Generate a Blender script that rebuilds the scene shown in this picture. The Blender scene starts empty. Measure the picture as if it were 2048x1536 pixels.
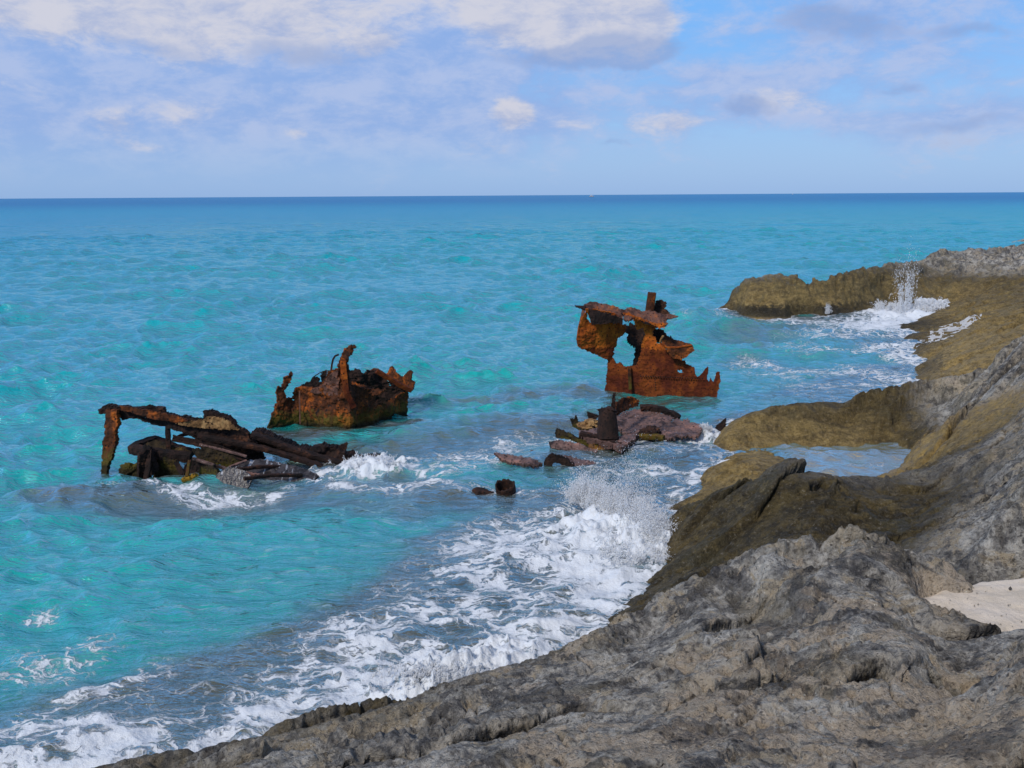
import bpy, math
import numpy as np
from mathutils import Matrix, Vector, geometry

C = bpy.context.scene.collection
SC = bpy.context.scene
R = math.radians

# ------------------------------------------------------------------ camera
H = 4.5                       # eye height above the sea
F = 1967.0                    # focal length in pixels of the 2048 wide photograph
PITCH = math.atan(377.5 / F)
ROLL = R(-0.364)
fw = np.array([0, math.cos(PITCH), -math.sin(PITCH)])
r0 = np.array([1.0, 0, 0]); u0 = np.array([0, math.sin(PITCH), math.cos(PITCH)])
rt = math.cos(ROLL) * r0 + math.sin(ROLL) * u0
up = -math.sin(ROLL) * r0 + math.cos(ROLL) * u0
cam_d = bpy.data.cameras.new('camera'); cam = bpy.data.objects.new('camera', cam_d); C.objects.link(cam)
cam.matrix_world = Matrix(((rt[0], up[0], -fw[0], 0), (rt[1], up[1], -fw[1], 0), (rt[2], up[2], -fw[2], H), (0, 0, 0, 1)))
cam_d.sensor_width = 36; cam_d.lens = 36 * F / 2048
cam_d.clip_start = 0.1; cam_d.clip_end = 60000
SC.camera = cam

# ------------------------------------------------------------------ light and exposure
SC.view_settings.view_transform = 'Standard'
SC.view_settings.look = 'None'
SC.view_settings.exposure = 0.0
SC.view_settings.gamma = 1.0
SUN_EL, SUN_AZ = R(42), R(-142)          # azimuth from +Y towards +X: over the left shoulder
sd = Vector((math.cos(SUN_EL) * math.sin(SUN_AZ), math.cos(SUN_EL) * math.cos(SUN_AZ), math.sin(SUN_EL)))
sl = bpy.data.lights.new('sun', 'SUN'); sl.energy = 2.5; sl.angle = R(8); sl.color = (1.0, 0.93, 0.84)
so = bpy.data.objects.new('sun', sl); C.objects.link(so)
so.rotation_euler = sd.to_track_quat('Z', 'Y').to_euler()

class NT:
    """small node tree helper"""
    def __init__(s, tree): s.t = tree; s.n = tree.nodes; s.l = tree.links
    def new(s, typ, props=None, **ins):
        n = s.n.new(typ)
        for k, v in (props or {}).items(): setattr(n, k, v)
        for k, v in ins.items(): s.set(n, k, v)
        return n
    def set(s, n, k, v):
        i = n.inputs[int(k[1:])] if (k[0] == 'i' and k[1:].isdigit()) else n.inputs[k.replace('_', ' ')]
        if isinstance(v, bpy.types.NodeSocket): s.l.new(v, i)
        elif isinstance(v, bpy.types.Node): s.l.new(v.outputs[0], i)
        else: i.default_value = v
    def math(s, op, a, b=0.0, c=0.0, clamp=False):
        n = s.n.new('ShaderNodeMath'); n.operation = op; n.use_clamp = clamp
        s.set(n, 'i0', a); s.set(n, 'i1', b)
        if len(n.inputs) > 2: s.set(n, 'i2', c)
        return n.outputs[0]
    def vmath(s, op, a, b=(0, 0, 0), out=0):
        n = s.n.new('ShaderNodeVectorMath'); n.operation = op
        s.set(n, 'i0', a); s.set(n, 'i1', b)
        return n.outputs[out]
    def smooth(s, v, a, b, lo=0.0, hi=1.0, kind='SMOOTHSTEP'):
        n = s.n.new('ShaderNodeMapRange'); n.interpolation_type = kind
        s.set(n, 'Value', v); s.set(n, 'From Min', a); s.set(n, 'From Max', b); s.set(n, 'To Min', lo); s.set(n, 'To Max', hi)
        return n.outputs[0]
    def noise(s, vec, scale, detail=4, rough=0.55, dist=0.0, typ='FBM', out=0, lac=2.0, norm=True):
        n = s.n.new('ShaderNodeTexNoise'); n.noise_type = typ
        if typ in ('FBM',): n.normalize = norm
        s.set(n, 'Vector', vec); s.set(n, 'Scale', scale); s.set(n, 'Detail', detail); s.set(n, 'Roughness', rough)
        s.set(n, 'Distortion', dist); s.set(n, 'Lacunarity', lac)
        return n.outputs[out]
    def voro(s, vec, scale, feature='F1', rnd=1.0):
        n = s.n.new('ShaderNodeTexVoronoi'); n.feature = feature
        s.set(n, 'Vector', vec); s.set(n, 'Scale', scale); s.set(n, 'Randomness', rnd)
        return n.outputs['Distance']
    def mix(s, f, a, b, mode='MIX'):
        n = s.n.new('ShaderNodeMix'); n.data_type = 'RGBA'; n.blend_type = mode
        s.set(n, 'i0', f); s.set(n, 'i6', a); s.set(n, 'i7', b)
        return n.outputs[2]
    def scale(s, v, sc, rot=(0, 0, 0), loc=(0, 0, 0)):
        n = s.n.new('ShaderNodeMapping'); s.set(n, 'Vector', v); s.set(n, 'Scale', sc); s.set(n, 'Rotation', rot); s.set(n, 'Location', loc)
        return n.outputs[0]
    def attr(s, name, out='Fac'):
        n = s.n.new('ShaderNodeAttribute'); n.attribute_name = name
        return n.outputs[out]
    def bump(s, h, dist, strength=1.0, normal=None):
        n = s.n.new('ShaderNodeBump'); s.set(n, 'Height', h); s.set(n, 'Distance', dist); s.set(n, 'Strength', strength)
        if normal is not None: s.set(n, 'Normal', normal)
        return n.outputs[0]

def rgb(r, g, b): return (r, g, b, 1.0)
def srgb(r, g, b):
    f = lambda c: (c / 255 / 12.92) if c / 255 <= 0.04045 else ((c / 255 + 0.055) / 1.055) ** 2.4
    return (f(r), f(g), f(b), 1.0)

# ------------------------------------------------------------------ world: sky and clouds
W = bpy.data.worlds.new('World'); SC.world = W; W.use_nodes = True
W.node_tree.nodes.clear()
w = NT(W.node_tree)
SKY = 0.10
tc = w.new('ShaderNodeTexCoord').outputs['Generated']
sky = w.new('ShaderNodeTexSky', dict(sky_type='NISHITA', sun_disc=False, sun_elevation=SUN_EL, sun_rotation=SUN_AZ, altitude=0.0,
            air_density=1.0, dust_density=0.6, ozone_density=2.0))
skyc = w.mix(1.0, sky.outputs[0], rgb(0.80, 0.97, 1.22), 'MULTIPLY')
sep = w.new('ShaderNodeSeparateXYZ', Vector=tc)
az = w.math('ARCTAN2', sep.outputs[0], sep.outputs[1])
el = w.math('ARCSINE', sep.outputs[2])
# low band of bright hazy air over the horizon
hz = w.smooth(el, 0.0, 0.22, 1.0, 0.0)
skyc = w.mix(w.math('MULTIPLY', hz, 0.75), skyc, tuple(c / SKY for c in srgb(146, 184, 238)[:3]) + (1,))
skyc = w.mix(w.math('MULTIPLY', w.smooth(el, 0.02, 0.2), w.math('MULTIPLY', w.smooth(el, 0.2, 0.7, 1.0, 0.0), 0.85)), skyc, tuple(c / SKY for c in srgb(120, 184, 252)[:3]) + (1,))
uv = w.new('ShaderNodeCombineXYZ', X=az, Y=el).outputs[0]
wn = w.noise(tc, 7.0, 5, 0.6, out=1)
uvw = w.vmath('ADD', uv, w.vmath('MULTIPLY', w.vmath('SUBTRACT', wn, (0.5, 0.5, 0.5)), (0.10, 0.06, 0)))
def blob(px, py, rx, ry, amp):
    dx, dy = (px - 1024) / F, (391 - py) / F
    a, e = math.atan(dx), math.atan(dy / math.sqrt(1 + dx * dx))
    v = w.vmath('MULTIPLY', w.vmath('SUBTRACT', uvw, (a, e, 0)), (F / rx, F / ry, 0))
    return w.smooth(w.vmath('LENGTH', v, out=1), 0.0, 1.0, amp, 0.0)
def total(items):
    t = items[0]
    for i in items[1:]: t = w.math('ADD', t, i)
    return t
flat = w.scale(tc, (1.0, 1.0, 2.3))
n1 = w.noise(flat, 5.2, 9, 0.62, 0.25)
n2 = w.noise(flat, 17.0, 8, 0.66, 0.2)
nn = w.math('ADD', w.math('MULTIPLY', n1, 0.60), w.math('MULTIPLY', n2, 0.40))
# veil: thin lavender cloud, heavy at left, thin at right
veil_b = total([blob(100, 150, 1250, 420, 0.42), blob(700, 200, 760, 240, 0.24), blob(300, 20, 900, 260, 0.15), blob(1560, 190, 480, 120, 0.24), blob(1820, 50, 460, 120, 0.19), blob(1900, 260, 380, 60, 0.20), blob(1120, 30, 420, 190, 0.2), blob(980, 250, 260, 60, 0.06)])
veil = w.smooth(w.math('ADD', nn, veil_b), 0.50, 0.72)
veil = w.math('MULTIPLY', veil, w.smooth(el, 0.0, 0.075))
veil = w.math('MAXIMUM', veil, w.smooth(w.math('ADD', nn, w.smooth(el, 0.2, 0.6, -0.1, 0.08)), 0.5, 0.72))
# bright puffs
puff_b = total([blob(480, 30, 440, 160, 0.42), blob(1110, 35, 400, 150, 0.43), blob(1275, 80, 80, 60, 0.25), blob(1020, 225, 75, 50, 0.36), blob(60, 20, 320, 120, 0.32), blob(1330, 250, 190, 42, 0.13), blob(1600, 210, 190, 38, 0.2), blob(270, 245, 80, 45, 0.20), blob(610, 275, 60, 28, 0.24), blob(300, 290, 110, 26, 0.14), blob(90, 185, 160, 40, 0.14), blob(420, 220, 130, 60, 0.14), blob(760, 100, 90, 40, 0.18), blob(1130, 250, 120, 30, 0.1)])
puff = w.smooth(w.math('ADD', nn, puff_b), 0.565, 0.78)
cl_veil = w.mix(w.smooth(n2, 0.35, 0.65), rgb(*[c / SKY for c in srgb(146, 174, 226)[:3]]), rgb(*[c / SKY for c in srgb(180, 193, 228)[:3]]))
cl_puff = w.mix(w.smooth(n2, 0.33, 0.62), rgb(*[c / SKY for c in srgb(172, 184, 216)[:3]]), rgb(*[c / SKY for c in srgb(211, 211, 222)[:3]]))
# blue-grey undersides of the two large clouds
shade_b = total([blob(1150, 128, 330, 40, 0.3), blob(1240, 110, 160, 50, 0.25), blob(620, 120, 300, 50, 0.18), blob(1700, 90, 260, 45, 0.16), blob(1640, 65, 160, 36, 0.22), blob(1510, 222, 90, 26, 0.3), blob(1900, 265, 240, 22, 0.12), blob(1780, 195, 120, 22, 0.2), blob(300, 95, 200, 30, 0.18), blob(1230, 290, 80, 16, 0.15), blob(1930, 90, 130, 26, 0.22)])
shd = w.smooth(w.math('ADD', nn, shade_b), 0.58, 0.76)
cl_veil = w.mix(w.smooth(el, 0.22, 0.5), cl_veil, rgb(*[c / SKY for c in srgb(182, 186, 200)[:3]]))
skyc = w.mix(w.math('MULTIPLY', veil, 0.80), skyc, cl_veil)
skyc = w.mix(w.math('MULTIPLY', puff, 0.88), skyc, cl_puff)
skyc = w.mix(w.math('MULTIPLY', shd, 0.62), skyc, rgb(*[c / SKY for c in srgb(138, 164, 212)[:3]]))
bg = w.new('ShaderNodeBackground', Color=skyc, Strength=SKY)
wo = w.new('ShaderNodeOutputWorld'); w.l.new(bg.outputs[0], wo.inputs[0])

# ------------------------------------------------------------------ pixel <-> world helpers (layout measures of the photograph)
def rays(px, py):
    px = np.asarray(px, float); py = np.asarray(py, float)
    return F * fw + (px - 1024)[..., None] * rt - (py - 768)[..., None] * up
def at_z(px, py, z=0.0):
    d = rays(px, py); t = (z - H) / d[..., 2]
    return np.stack([d[..., 0] * t, d[..., 1] * t, np.zeros_like(t) + z], -1)
def at_y(px, py, y):
    d = rays(px, py); t = y / d[..., 1]
    return np.stack([d[..., 0] * t, np.zeros_like(t) + y, H + d[..., 2] * t], -1)

# ------------------------------------------------------------------ numpy noise
def _h(ix, iy, iz, seed):
    h = (ix.astype(np.int64) * 374761393 + iy.astype(np.int64) * 668265263 + iz.astype(np.int64) * 2147483647 + seed * 1274126177) & 0xffffffff
    h = ((h ^ (h >> 13)) * 1274126177) & 0xffffffff
    h = ((h ^ (h >> 16)) * 2246822519) & 0xffffffff
    return h ^ (h >> 15)
_G3 = np.array([(1, 1, 0), (-1, 1, 0), (1, -1, 0), (-1, -1, 0), (1, 0, 1), (-1, 0, 1), (1, 0, -1), (-1, 0, -1), (0, 1, 1), (0, -1, 1), (0, 1, -1), (0, -1, -1), (1, 1, 0), (0, -1, 1), (-1, 1, 0), (0, -1, -1)], np.float32)
_G2 = np.array([(math.cos(a), math.sin(a)) for a in np.linspace(0, 2 * math.pi, 17)[:-1]], np.float32)
def perlin2(x, y, seed=0):
    x = np.asarray(x, float); y = np.asarray(y, float)
    ix = np.floor(x); iy = np.floor(y); fx = (x - ix).astype(np.float32); fy = (y - iy).astype(np.float32)
    u = fx * fx * fx * (fx * (fx * 6 - 15) + 10); v = fy * fy * fy * (fy * (fy * 6 - 15) + 10)
    z0 = np.zeros_like(ix)
    def g(a, b):
        gg = _G2[_h(ix + a, iy + b, z0, seed) & 15]
        return gg[..., 0] * (fx - a) + gg[..., 1] * (fy - b)
    n0 = g(0, 0) * (1 - u) + g(1, 0) * u; n1_ = g(0, 1) * (1 - u) + g(1, 1) * u
    return (n0 * (1 - v) + n1_ * v) * 1.4
def perlin3(x, y, z, seed=0):
    ix = np.floor(x); iy = np.floor(y); iz = np.floor(z)
    fx = (x - ix).astype(np.float32); fy = (y - iy).astype(np.float32); fz = (z - iz).astype(np.float32)
    f = lambda t: t * t * t * (t * (t * 6 - 15) + 10)
    u, v, w_ = f(fx), f(fy), f(fz)
    def g(a, b, c):
        gg = _G3[_h(ix + a, iy + b, iz + c, seed) & 15]
        return gg[..., 0] * (fx - a) + gg[..., 1] * (fy - b) + gg[..., 2] * (fz - c)
    def l(a, b, t): return a + (b - a) * t
    return l(l(l(g(0, 0, 0), g(1, 0, 0), u), l(g(0, 1, 0), g(1, 1, 0), u), v), l(l(g(0, 0, 1), g(1, 0, 1), u), l(g(0, 1, 1), g(1, 1, 1), u), v), w_)
def fbm2(x, y, s, octv=4, gain=0.5, seed=0):
    t = 0; a = 1.0; f = 1.0 / s
    for i in range(octv):
        t = t + a * perlin2(x * f + i * 17.3, y * f - i * 9.1, seed + i); a *= gain; f *= 2.03
    return t
def fbm3(x, y, z, s, octv=4, gain=0.5, seed=0, ridge=False):
    t = 0; a = 1.0; f = 1.0 / s
    for i in range(octv):
        n = perlin3(x * f + i * 17.3, y * f - i * 9.1, z * f + i * 3.7, seed + i)
        t = t + a * ((0.5 - np.abs(n) * 2) if ridge else n); a *= gain; f *= 2.07
    return t
def worley2(x, y, s, seed=0):
    x = x / s; y = y / s; ix = np.floor(x); iy = np.floor(y); best = np.full(x.shape, 9.0)
    z0 = np.zeros_like(ix)
    for a in (-1, 0, 1):
        for b in (-1, 0, 1):
            h = _h(ix + a, iy + b, z0, seed)
            cx = ix + a + (h & 1023) / 1023.0; cy = iy + b + ((h >> 10) & 1023) / 1023.0; r = 0.35 + 0.65 * ((h >> 20) & 255) / 255.0
            best = np.minimum(best, np.hypot(x - cx, y - cy) / r)
    return best
def sstep(a, b, x):
    t = np.clip((x - a) / (b - a), 0, 1); return t * t * (3 - 2 * t)

def seg_dist(X, Y, pts):
    best = np.full(X.shape, 1e9)
    for (a, b) in zip(pts[:-1], pts[1:]):
        dx, dy = b[0] - a[0], b[1] - a[1]; L = dx * dx + dy * dy + 1e-9
        t = np.clip(((X - a[0]) * dx + (Y - a[1]) * dy) / L, 0, 1)
        best = np.minimum(best, np.hypot(X - a[0] - t * dx, Y - a[1] - t * dy))
    return best
def inside(X, Y, poly):
    ins = np.zeros(X.shape, bool); n = len(poly)
    for i in range(n):
        x1, y1 = poly[i][0], poly[i][1]; x2, y2 = poly[(i + 1) % n][0], poly[(i + 1) % n][1]
        if y1 == y2: continue
        c = ((y1 > Y) != (y2 > Y)) & (X < (x2 - x1) * (Y - y1) / (y2 - y1) + x1)
        ins ^= c
    return ins
# ------------------------------------------------------------------ mesh helpers
def raw_mesh(name, V, Q, mat, attrs=None, smooth=True, tris=False):
    """V (n,3), Q (m,4) or (m,3) -> object linked at top level"""
    k = Q.shape[1]
    me = bpy.data.meshes.new(name)
    me.vertices.add(len(V)); me.vertices.foreach_set('co', np.ascontiguousarray(V, np.float32).ravel())
    me.loops.add(Q.size); me.loops.foreach_set('vertex_index', np.ascontiguousarray(Q, np.int32).ravel())
    me.polygons.add(len(Q)); me.polygons.foreach_set('loop_start', np.arange(0, Q.size, k, dtype=np.int32))
    me.polygons.foreach_set('loop_total', np.full(len(Q), k, np.int32))
    me.polygons.foreach_set('use_smooth', np.full(len(Q), smooth, bool))
    me.update(calc_edges=True); me.validate(verbose=False)
    for kk, a in (attrs or {}).items():
        at = me.attributes.new(kk, 'FLOAT', 'POINT'); at.data.foreach_set('value', np.ascontiguousarray(a, np.float32).ravel())
    me.materials.append(mat)
    o = bpy.data.objects.new(name, me); C.objects.link(o)
    return o
def grid_quads(nr, nc, mask=None):
    i = np.arange(nr * nc).reshape(nr, nc)
    q = np.stack([i[:-1, :-1], i[:-1, 1:], i[1:, 1:], i[1:, :-1]], -1)
    if mask is not None: return q[mask]
    return q.reshape(-1, 4)
def compact(V, Q, attrs):
    used = np.zeros(len(V), bool); used[Q.ravel()] = True
    m = np.cumsum(used) - 1
    return V[used], m[Q], {k: a[used] for k, a in attrs.items()}
def tag(o, label=None, cat=None, group=None, kind=None):
    if label: o['label'] = label
    if cat: o['category'] = cat
    if group: o['group'] = group
    if kind: o['kind'] = kind
    return o
def empty(name, loc, label, cat, group=None):
    o = bpy.data.objects.new(name, None); C.objects.link(o); o.location = loc; o.empty_display_size = 0.2
    return tag(o, label, cat, group)
def adopt(o, parent):
    o.parent = parent; o.matrix_parent_inverse = Matrix.Translation(parent.location).inverted()
    return o

# ------------------------------------------------------------------ materials
def new_mat(name):
    m = bpy.data.materials.new(name); m.use_nodes = True; m.node_tree.nodes.clear()
    t = NT(m.node_tree); out = t.new('ShaderNodeOutputMaterial')
    return m, t, out

def rock_material():
    m, t, out = new_mat('limestone')
    pos = t.new('ShaderNodeNewGeometry').outputs['Position']
    alg = t.attr('algae'); tan = t.attr('tan')
    g = t.scale(pos, (1, 1, 1), (0, 0, 0.5))
    g = t.scale(g, (0.85, 1.1, 1.0))
    a = t.noise(g, 1.3, 8, 0.62, 0.3)
    b = t.noise(pos, 6.0, 8, 0.68, 0.2)
    c = t.noise(pos, 38.0, 5, 0.7)
    d = t.noise(g, 2.6, 6, 0.6, 0.9, out=1)
    dsep = t.new('ShaderNodeSeparateColor', Color=d)
    col = t.mix(t.smooth(t.math('ADD', t.math('MULTIPLY', b, 0.6), t.math('MULTIPLY', t.noise(pos, 2.3, 6, 0.7, 0.4), 0.4)), 0.40, 0.60), srgb(98, 95, 92), srgb(216, 210, 198))
    col = t.mix(t.math('MULTIPLY', t.smooth(a, 0.5, 0.62), 0.75), col, srgb(126, 117, 98))
    col = t.mix(t.math('MULTIPLY', t.smooth(dsep.outputs[0], 0.54, 0.60), t.smooth(b, 0.40, 0.54)), col, srgb(188, 172, 146))
    pk = t.math('ADD', dsep.outputs[1], t.math('MULTIPLY', tan, 0.33))
    col = t.mix(t.math('MULTIPLY', t.smooth(pk, 0.635, 0.675), t.smooth(c, 0.3, 0.6, 0.45, 0.9)), col, srgb(206, 188, 164))
    gr0 = t.noise(pos, 18, 6, 0.7)
    # speckle of pale shell grit and dark lichen
    v = t.voro(pos, 26.0)
    col = t.mix(t.math('MULTIPLY', t.smooth(v, 0.13, 0.20, 1, 0), t.smooth(b, 0.46, 0.58)), col, srgb(228, 222, 208))
    col = t.mix(t.math('MULTIPLY', t.smooth(c, 0.52, 0.70), 0.6), col, srgb(66, 65, 68))
    col = t.mix(t.math('MULTIPLY', t.smooth(t.noise(pos, 90, 3, 0.7), 0.60, 0.72), 0.55), col, srgb(200, 194, 184))
    lich = t.smooth(t.math('ADD', t.math('MULTIPLY', t.noise(pos, 1.5, 8, 0.68, 0.5), 0.75), t.math('MULTIPLY', gr0, 0.25)), 0.515, 0.555)
    col = t.mix(t.math('MULTIPLY', lich, 0.55), col, srgb(66, 66, 70))
    col = t.mix(t.math('MULTIPLY', t.attr('rim'), t.smooth(b, 0.42, 0.58, 0.0, 0.6)), col, srgb(196, 182, 160))
    pit_shade = t.math('MULTIPLY', t.smooth(t.voro(t.vmath('ADD', pos, t.vmath('MULTIPLY', t.noise(pos, 30, 3, 0.6, out=1), (0.02, 0.02, 0.02))), 19.0), 0.16, 0.30, 1, 0), t.smooth(t.noise(pos, 3.1, 4, 0.6), 0.47, 0.58))
    col = t.mix(t.math('MULTIPLY', pit_shade, 0.7), col, srgb(50, 48, 48))  # dark dots put the shade of small pits into the colour
    # algae: golden to dark olive
    wav = t.noise(t.scale(pos, (0.7, 1.4, 2.6), (0.2, 0.1, 0.4)), 3.2, 7, 0.66, 0.6)
    oc = t.mix(t.smooth(wav, 0.40, 0.60), srgb(54, 46, 30), srgb(124, 106, 64))
    oc = t.mix(t.smooth(t.noise(pos, 1.1, 5, 0.6), 0.5, 0.64), oc, srgb(92, 86, 62))
    oc = t.mix(t.math('MULTIPLY', t.smooth(b, 0.52, 0.68), 0.7), oc, srgb(160, 140, 92))
    oc = t.mix(t.math('MULTIPLY', t.smooth(c, 0.50, 0.68), 0.6), oc, srgb(54, 50, 38))
    gold = t.attr('gold')
    oc = t.mix(t.smooth(t.math('ADD', gold, t.math('MULTIPLY', t.math('SUBTRACT', wav, 0.5), 0.8)), 0.1, 0.5, 0.5, 0.0), oc, srgb(66, 58, 38))
    oc = t.mix(t.math('MULTIPLY', gold, t.smooth(b, 0.36, 0.6, 0.35, 0.95)), oc, srgb(190, 160, 98))
    am = t.smooth(t.math('ADD', alg, t.math('MULTIPLY', t.math('SUBTRACT', b, 0.5), 0.9)), 0.28, 0.72)
    col = t.mix(am, col, oc)
    # black band right at the water, painting in the shade of an undercut
    zc = t.new('ShaderNodeSeparateXYZ', Vector=pos).outputs[2]
    band = t.math('MULTIPLY', t.smooth(t.math('ADD', zc, t.math('MULTIPLY', t.math('SUBTRACT', b, 0.5), 0.55)), 0.24, 0.42, 1, 0), t.smooth(zc, -0.15, 0.0))
    col = t.mix(t.math('MULTIPLY', band, t.attr('blackband')), col, srgb(30, 28, 20))
    # below the water: brown and purple reef
    reef = t.mix(t.smooth(a, 0.42, 0.6), srgb(120, 110, 106), srgb(150, 118, 108))
    reef = t.mix(t.smooth(dsep.outputs[2], 0.49, 0.58), reef, srgb(190, 156, 80))
    reef = t.mix(t.smooth(tan, 0.4, 0.9), reef, srgb(190, 178, 148))
    col = t.mix(t.smooth(zc, -0.22, -0.02, 1, 0), col, reef)
    h = t.math('ADD', t.math('MULTIPLY', b, 0.55), t.math('MULTIPLY', c, 0.32))
    hf = t.noise(pos, 60, 7, 0.75)
    h = t.math('ADD', h, t.math('MULTIPLY', hf, 0.50))
    h = t.math('SUBTRACT', h, t.math('MULTIPLY', t.smooth(t.voro(pos, 42), 0.0, 0.36, 1, 0), 0.22))
    gr = t.noise(pos, 24, 8, 0.8)
    col = t.mix(t.smooth(gr, 0.38, 0.50, 0.65, 0.0), col, t.mix(1.0, col, rgb(0.35, 0.34, 0.33), 'MULTIPLY'))
    col = t.mix(t.smooth(gr, 0.55, 0.66, 0.0, 0.5), col, t.mix(0.6, col, rgb(0.62, 0.58, 0.52)))
    h = t.math('SUBTRACT', h, t.math('MULTIPLY', t.smooth(t.voro(pos, 17), 0.0, 0.32, 1, 0), 0.30))
    nm = t.bump(h, 0.075, 1.0)
    ro = t.smooth(am, 0, 1, 0.92, 0.62)
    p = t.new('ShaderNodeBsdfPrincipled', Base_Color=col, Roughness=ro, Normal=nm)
    p.inputs['Specular IOR Level'].default_value = 0.3
    t.l.new(p.outputs[0], out.inputs[0])
    return m

def sand_material():
    m, t, out = new_mat('sand')
    pos = t.new('ShaderNodeNewGeometry').outputs['Position']
    a = t.noise(pos, 3, 5, 0.6); b = t.noise(pos, 140, 3, 0.7); c = t.noise(pos, 22, 5, 0.65)
    col = t.mix(t.smooth(a, 0.35, 0.65), srgb(214, 200, 180), srgb(232, 218, 200))
    col = t.mix(t.smooth(b, 0.55, 0.75), col, srgb(150, 136, 120))
    h = t.math('ADD', t.math('MULTIPLY', c, 0.7), t.math('MULTIPLY', b, 0.2))
    p = t.new('ShaderNodeBsdfPrincipled', Base_Color=col, Roughness=0.95, Normal=t.bump(h, 0.03, 0.8))
    t.l.new(p.outputs[0], out.inputs[0])
    return m

def sea_material():
    m, t, out = new_mat('sea_water')
    pos = t.new('ShaderNodeNewGeometry').outputs['Position']
    sx = t.new('ShaderNodeSeparateXYZ', Vector=pos)
    dist = t.vmath('LENGTH', pos, out=1)
    depth = t.attr('depth'); foam = t.attr('foam')
    # colour of the water body: pale green over the near sand, cyan outside, navy beyond the drop
    big = t.noise(t.scale(pos, (0.6, 1.6, 1), (0, 0, 0.15)), 0.09, 4, 0.6)
    ld = t.math('LOGARITHM', dist, 10.0)
    ldn = t.math('ADD', ld, t.math('MULTIPLY', t.math('SUBTRACT', big, 0.5), 0.30))
    slope = t.math('DIVIDE', sx.outputs[0], t.math('MAXIMUM', dist, 1.0))        # left bays are deeper: bluer
    ldn = t.math('SUBTRACT', ldn, t.math('MULTIPLY', slope, 0.45))
    c = t.mix(t.smooth(ldn, 0.95, 1.25), rgb(*BODY[0]), rgb(*BODY[1]))
    c = t.mix(t.smooth(ldn, 1.3, 1.75), c, rgb(*BODY[2]))
    c = t.mix(t.smooth(ldn, 1.8, 2.6), c, rgb(*BODY[3]))
    c = t.mix(t.smooth(t.math('ADD', ld, t.math('MULTIPLY', t.math('SUBTRACT', big, 0.5), 0.25)), 2.45, 2.98), c, rgb(*BODY[4]))
    reef = t.attr('reef')
    silt = t.attr('silt')
    rn = t.noise(pos, 1.7, 5, 0.6)
    c = t.mix(t.smooth(t.math('ADD', reef, t.math('MULTIPLY', t.math('SUBTRACT', rn, 0.5), 0.5)), 0.2, 0.85, 0, 0.92), c, rgb(0.145, 0.135, 0.115))
    c = t.mix(silt, c, rgb(0.56, 0.48, 0.31))
    # fine ripples
    rp = t.scale(pos, (0.75, 1.9, 1.0), (0, 0, -0.22))
    r1 = t.noise(rp, 3.2, 4, 0.6, 0.5)
    r2 = t.noise(t.scale(pos, (0.9, 1.7, 1.0), (0, 0, 0.35)), 11.0, 4, 0.62, 0.4)
    near = t.math('MULTIPLY', t.smooth(dist, 30, 400, 1.0, 0.7), t.math('SUBTRACT', 1.0, t.math('MULTIPLY', silt, 0.6)))
    hh = t.math('ADD', t.math('MULTIPLY', r1, 0.095), t.math('MULTIPLY', r2, 0.010))
    far = t.noise(t.scale(pos, (0.5, 1.5, 1.0), (0, 0, -0.1)), 0.8, 4, 0.6, 0.3)
    hh = t.math('ADD', hh, t.math('MULTIPLY', far, t.smooth(dist, 35, 140, 0.0, 0.60)))
    nm = t.bump(hh, 1.0, near)
    # foam: lace of white bubbles whose threads thicken with the foam attribute
    wv = t.noise(pos, 1.6, 4, 0.6, out=1)
    fp = t.vmath('ADD', pos, t.vmath('MULTIPLY', t.vmath('SUBTRACT', wv, (0.5, 0.5, 0.5)), (0.9, 0.9, 0.0)))
    fs = t.scale(fp, (0.55, 1.15, 0.0), (0, 0, -0.30))
    ve = t.voro(fs, 4.8, 'DISTANCE_TO_EDGE'); ve2 = t.voro(fs, 15.0, 'DISTANCE_TO_EDGE')
    nz = t.noise(fs, 4.0, 8, 0.74, 0.9); nz2 = t.noise(pos, 26, 4, 0.7)
    lace = t.math('ADD', t.smooth(ve, 0.0, 0.22, 0.42, 0.0), t.smooth(ve2, 0.0, 0.26, 0.24, 0.0))
    lace = t.math('ADD', lace, t.math('MULTIPLY', nz, 0.62))
    lace = t.math('ADD', lace, t.math('MULTIPLY', t.math('SUBTRACT', nz2, 0.5), 0.30))
    th = t.math('SUBTRACT', 1.05, t.math('MULTIPLY', foam, 0.98))
    fm = t.smooth(t.math('SUBTRACT', lace, th), -0.10, 0.30)
    fm = t.math('MULTIPLY', fm, t.smooth(foam, 0.02, 0.2, 0.0, 0.93))
    milk = t.math('MULTIPLY', foam, 0.26)                      # air bubbles under the surface
    c = t.mix(milk, c, rgb(0.46, 0.50, 0.48))
    body = t.new('ShaderNodeBsdfDiffuse', Color=c, Normal=nm)
    trans = t.new('ShaderNodeBsdfTransparent', Color=rgb(0.90, 0.97, 0.97))
    T = t.math('MULTIPLY', t.math('POWER', 2.718, t.math('MULTIPLY', depth, -2.0)), t.math('SUBTRACT', 0.86, milk))
    T = t.math('MULTIPLY', T, t.math('SUBTRACT', 1.0, t.math('MULTIPLY', silt, 0.5)), clamp=True)
    s1 = t.new('ShaderNodeMixShader', i0=T, i1=body.outputs[0], i2=trans.outputs[0])
    gl = t.new('ShaderNodeBsdfGlossy', Color=rgb(0.68, 0.95, 1.0), Roughness=0.07, Normal=nm)
    fr = t.new('ShaderNodeFresnel', IOR=1.333, Normal=nm)
    fr2 = t.math('MULTIPLY', fr.outputs[0], t.math('MULTIPLY', t.smooth(ld, 0.95, 1.3, 0.55, 0.72), t.smooth(ld, 1.5, 2.9, 1.0, 0.40)))
    s2 = t.new('ShaderNodeMixShader', i0=fr2, i1=s1.outputs[0], i2=gl.outputs[0])
    fh = t.math('ADD', t.math('MULTIPLY', nz, 0.5), t.math('MULTIPLY', nz2, 0.35))
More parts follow.
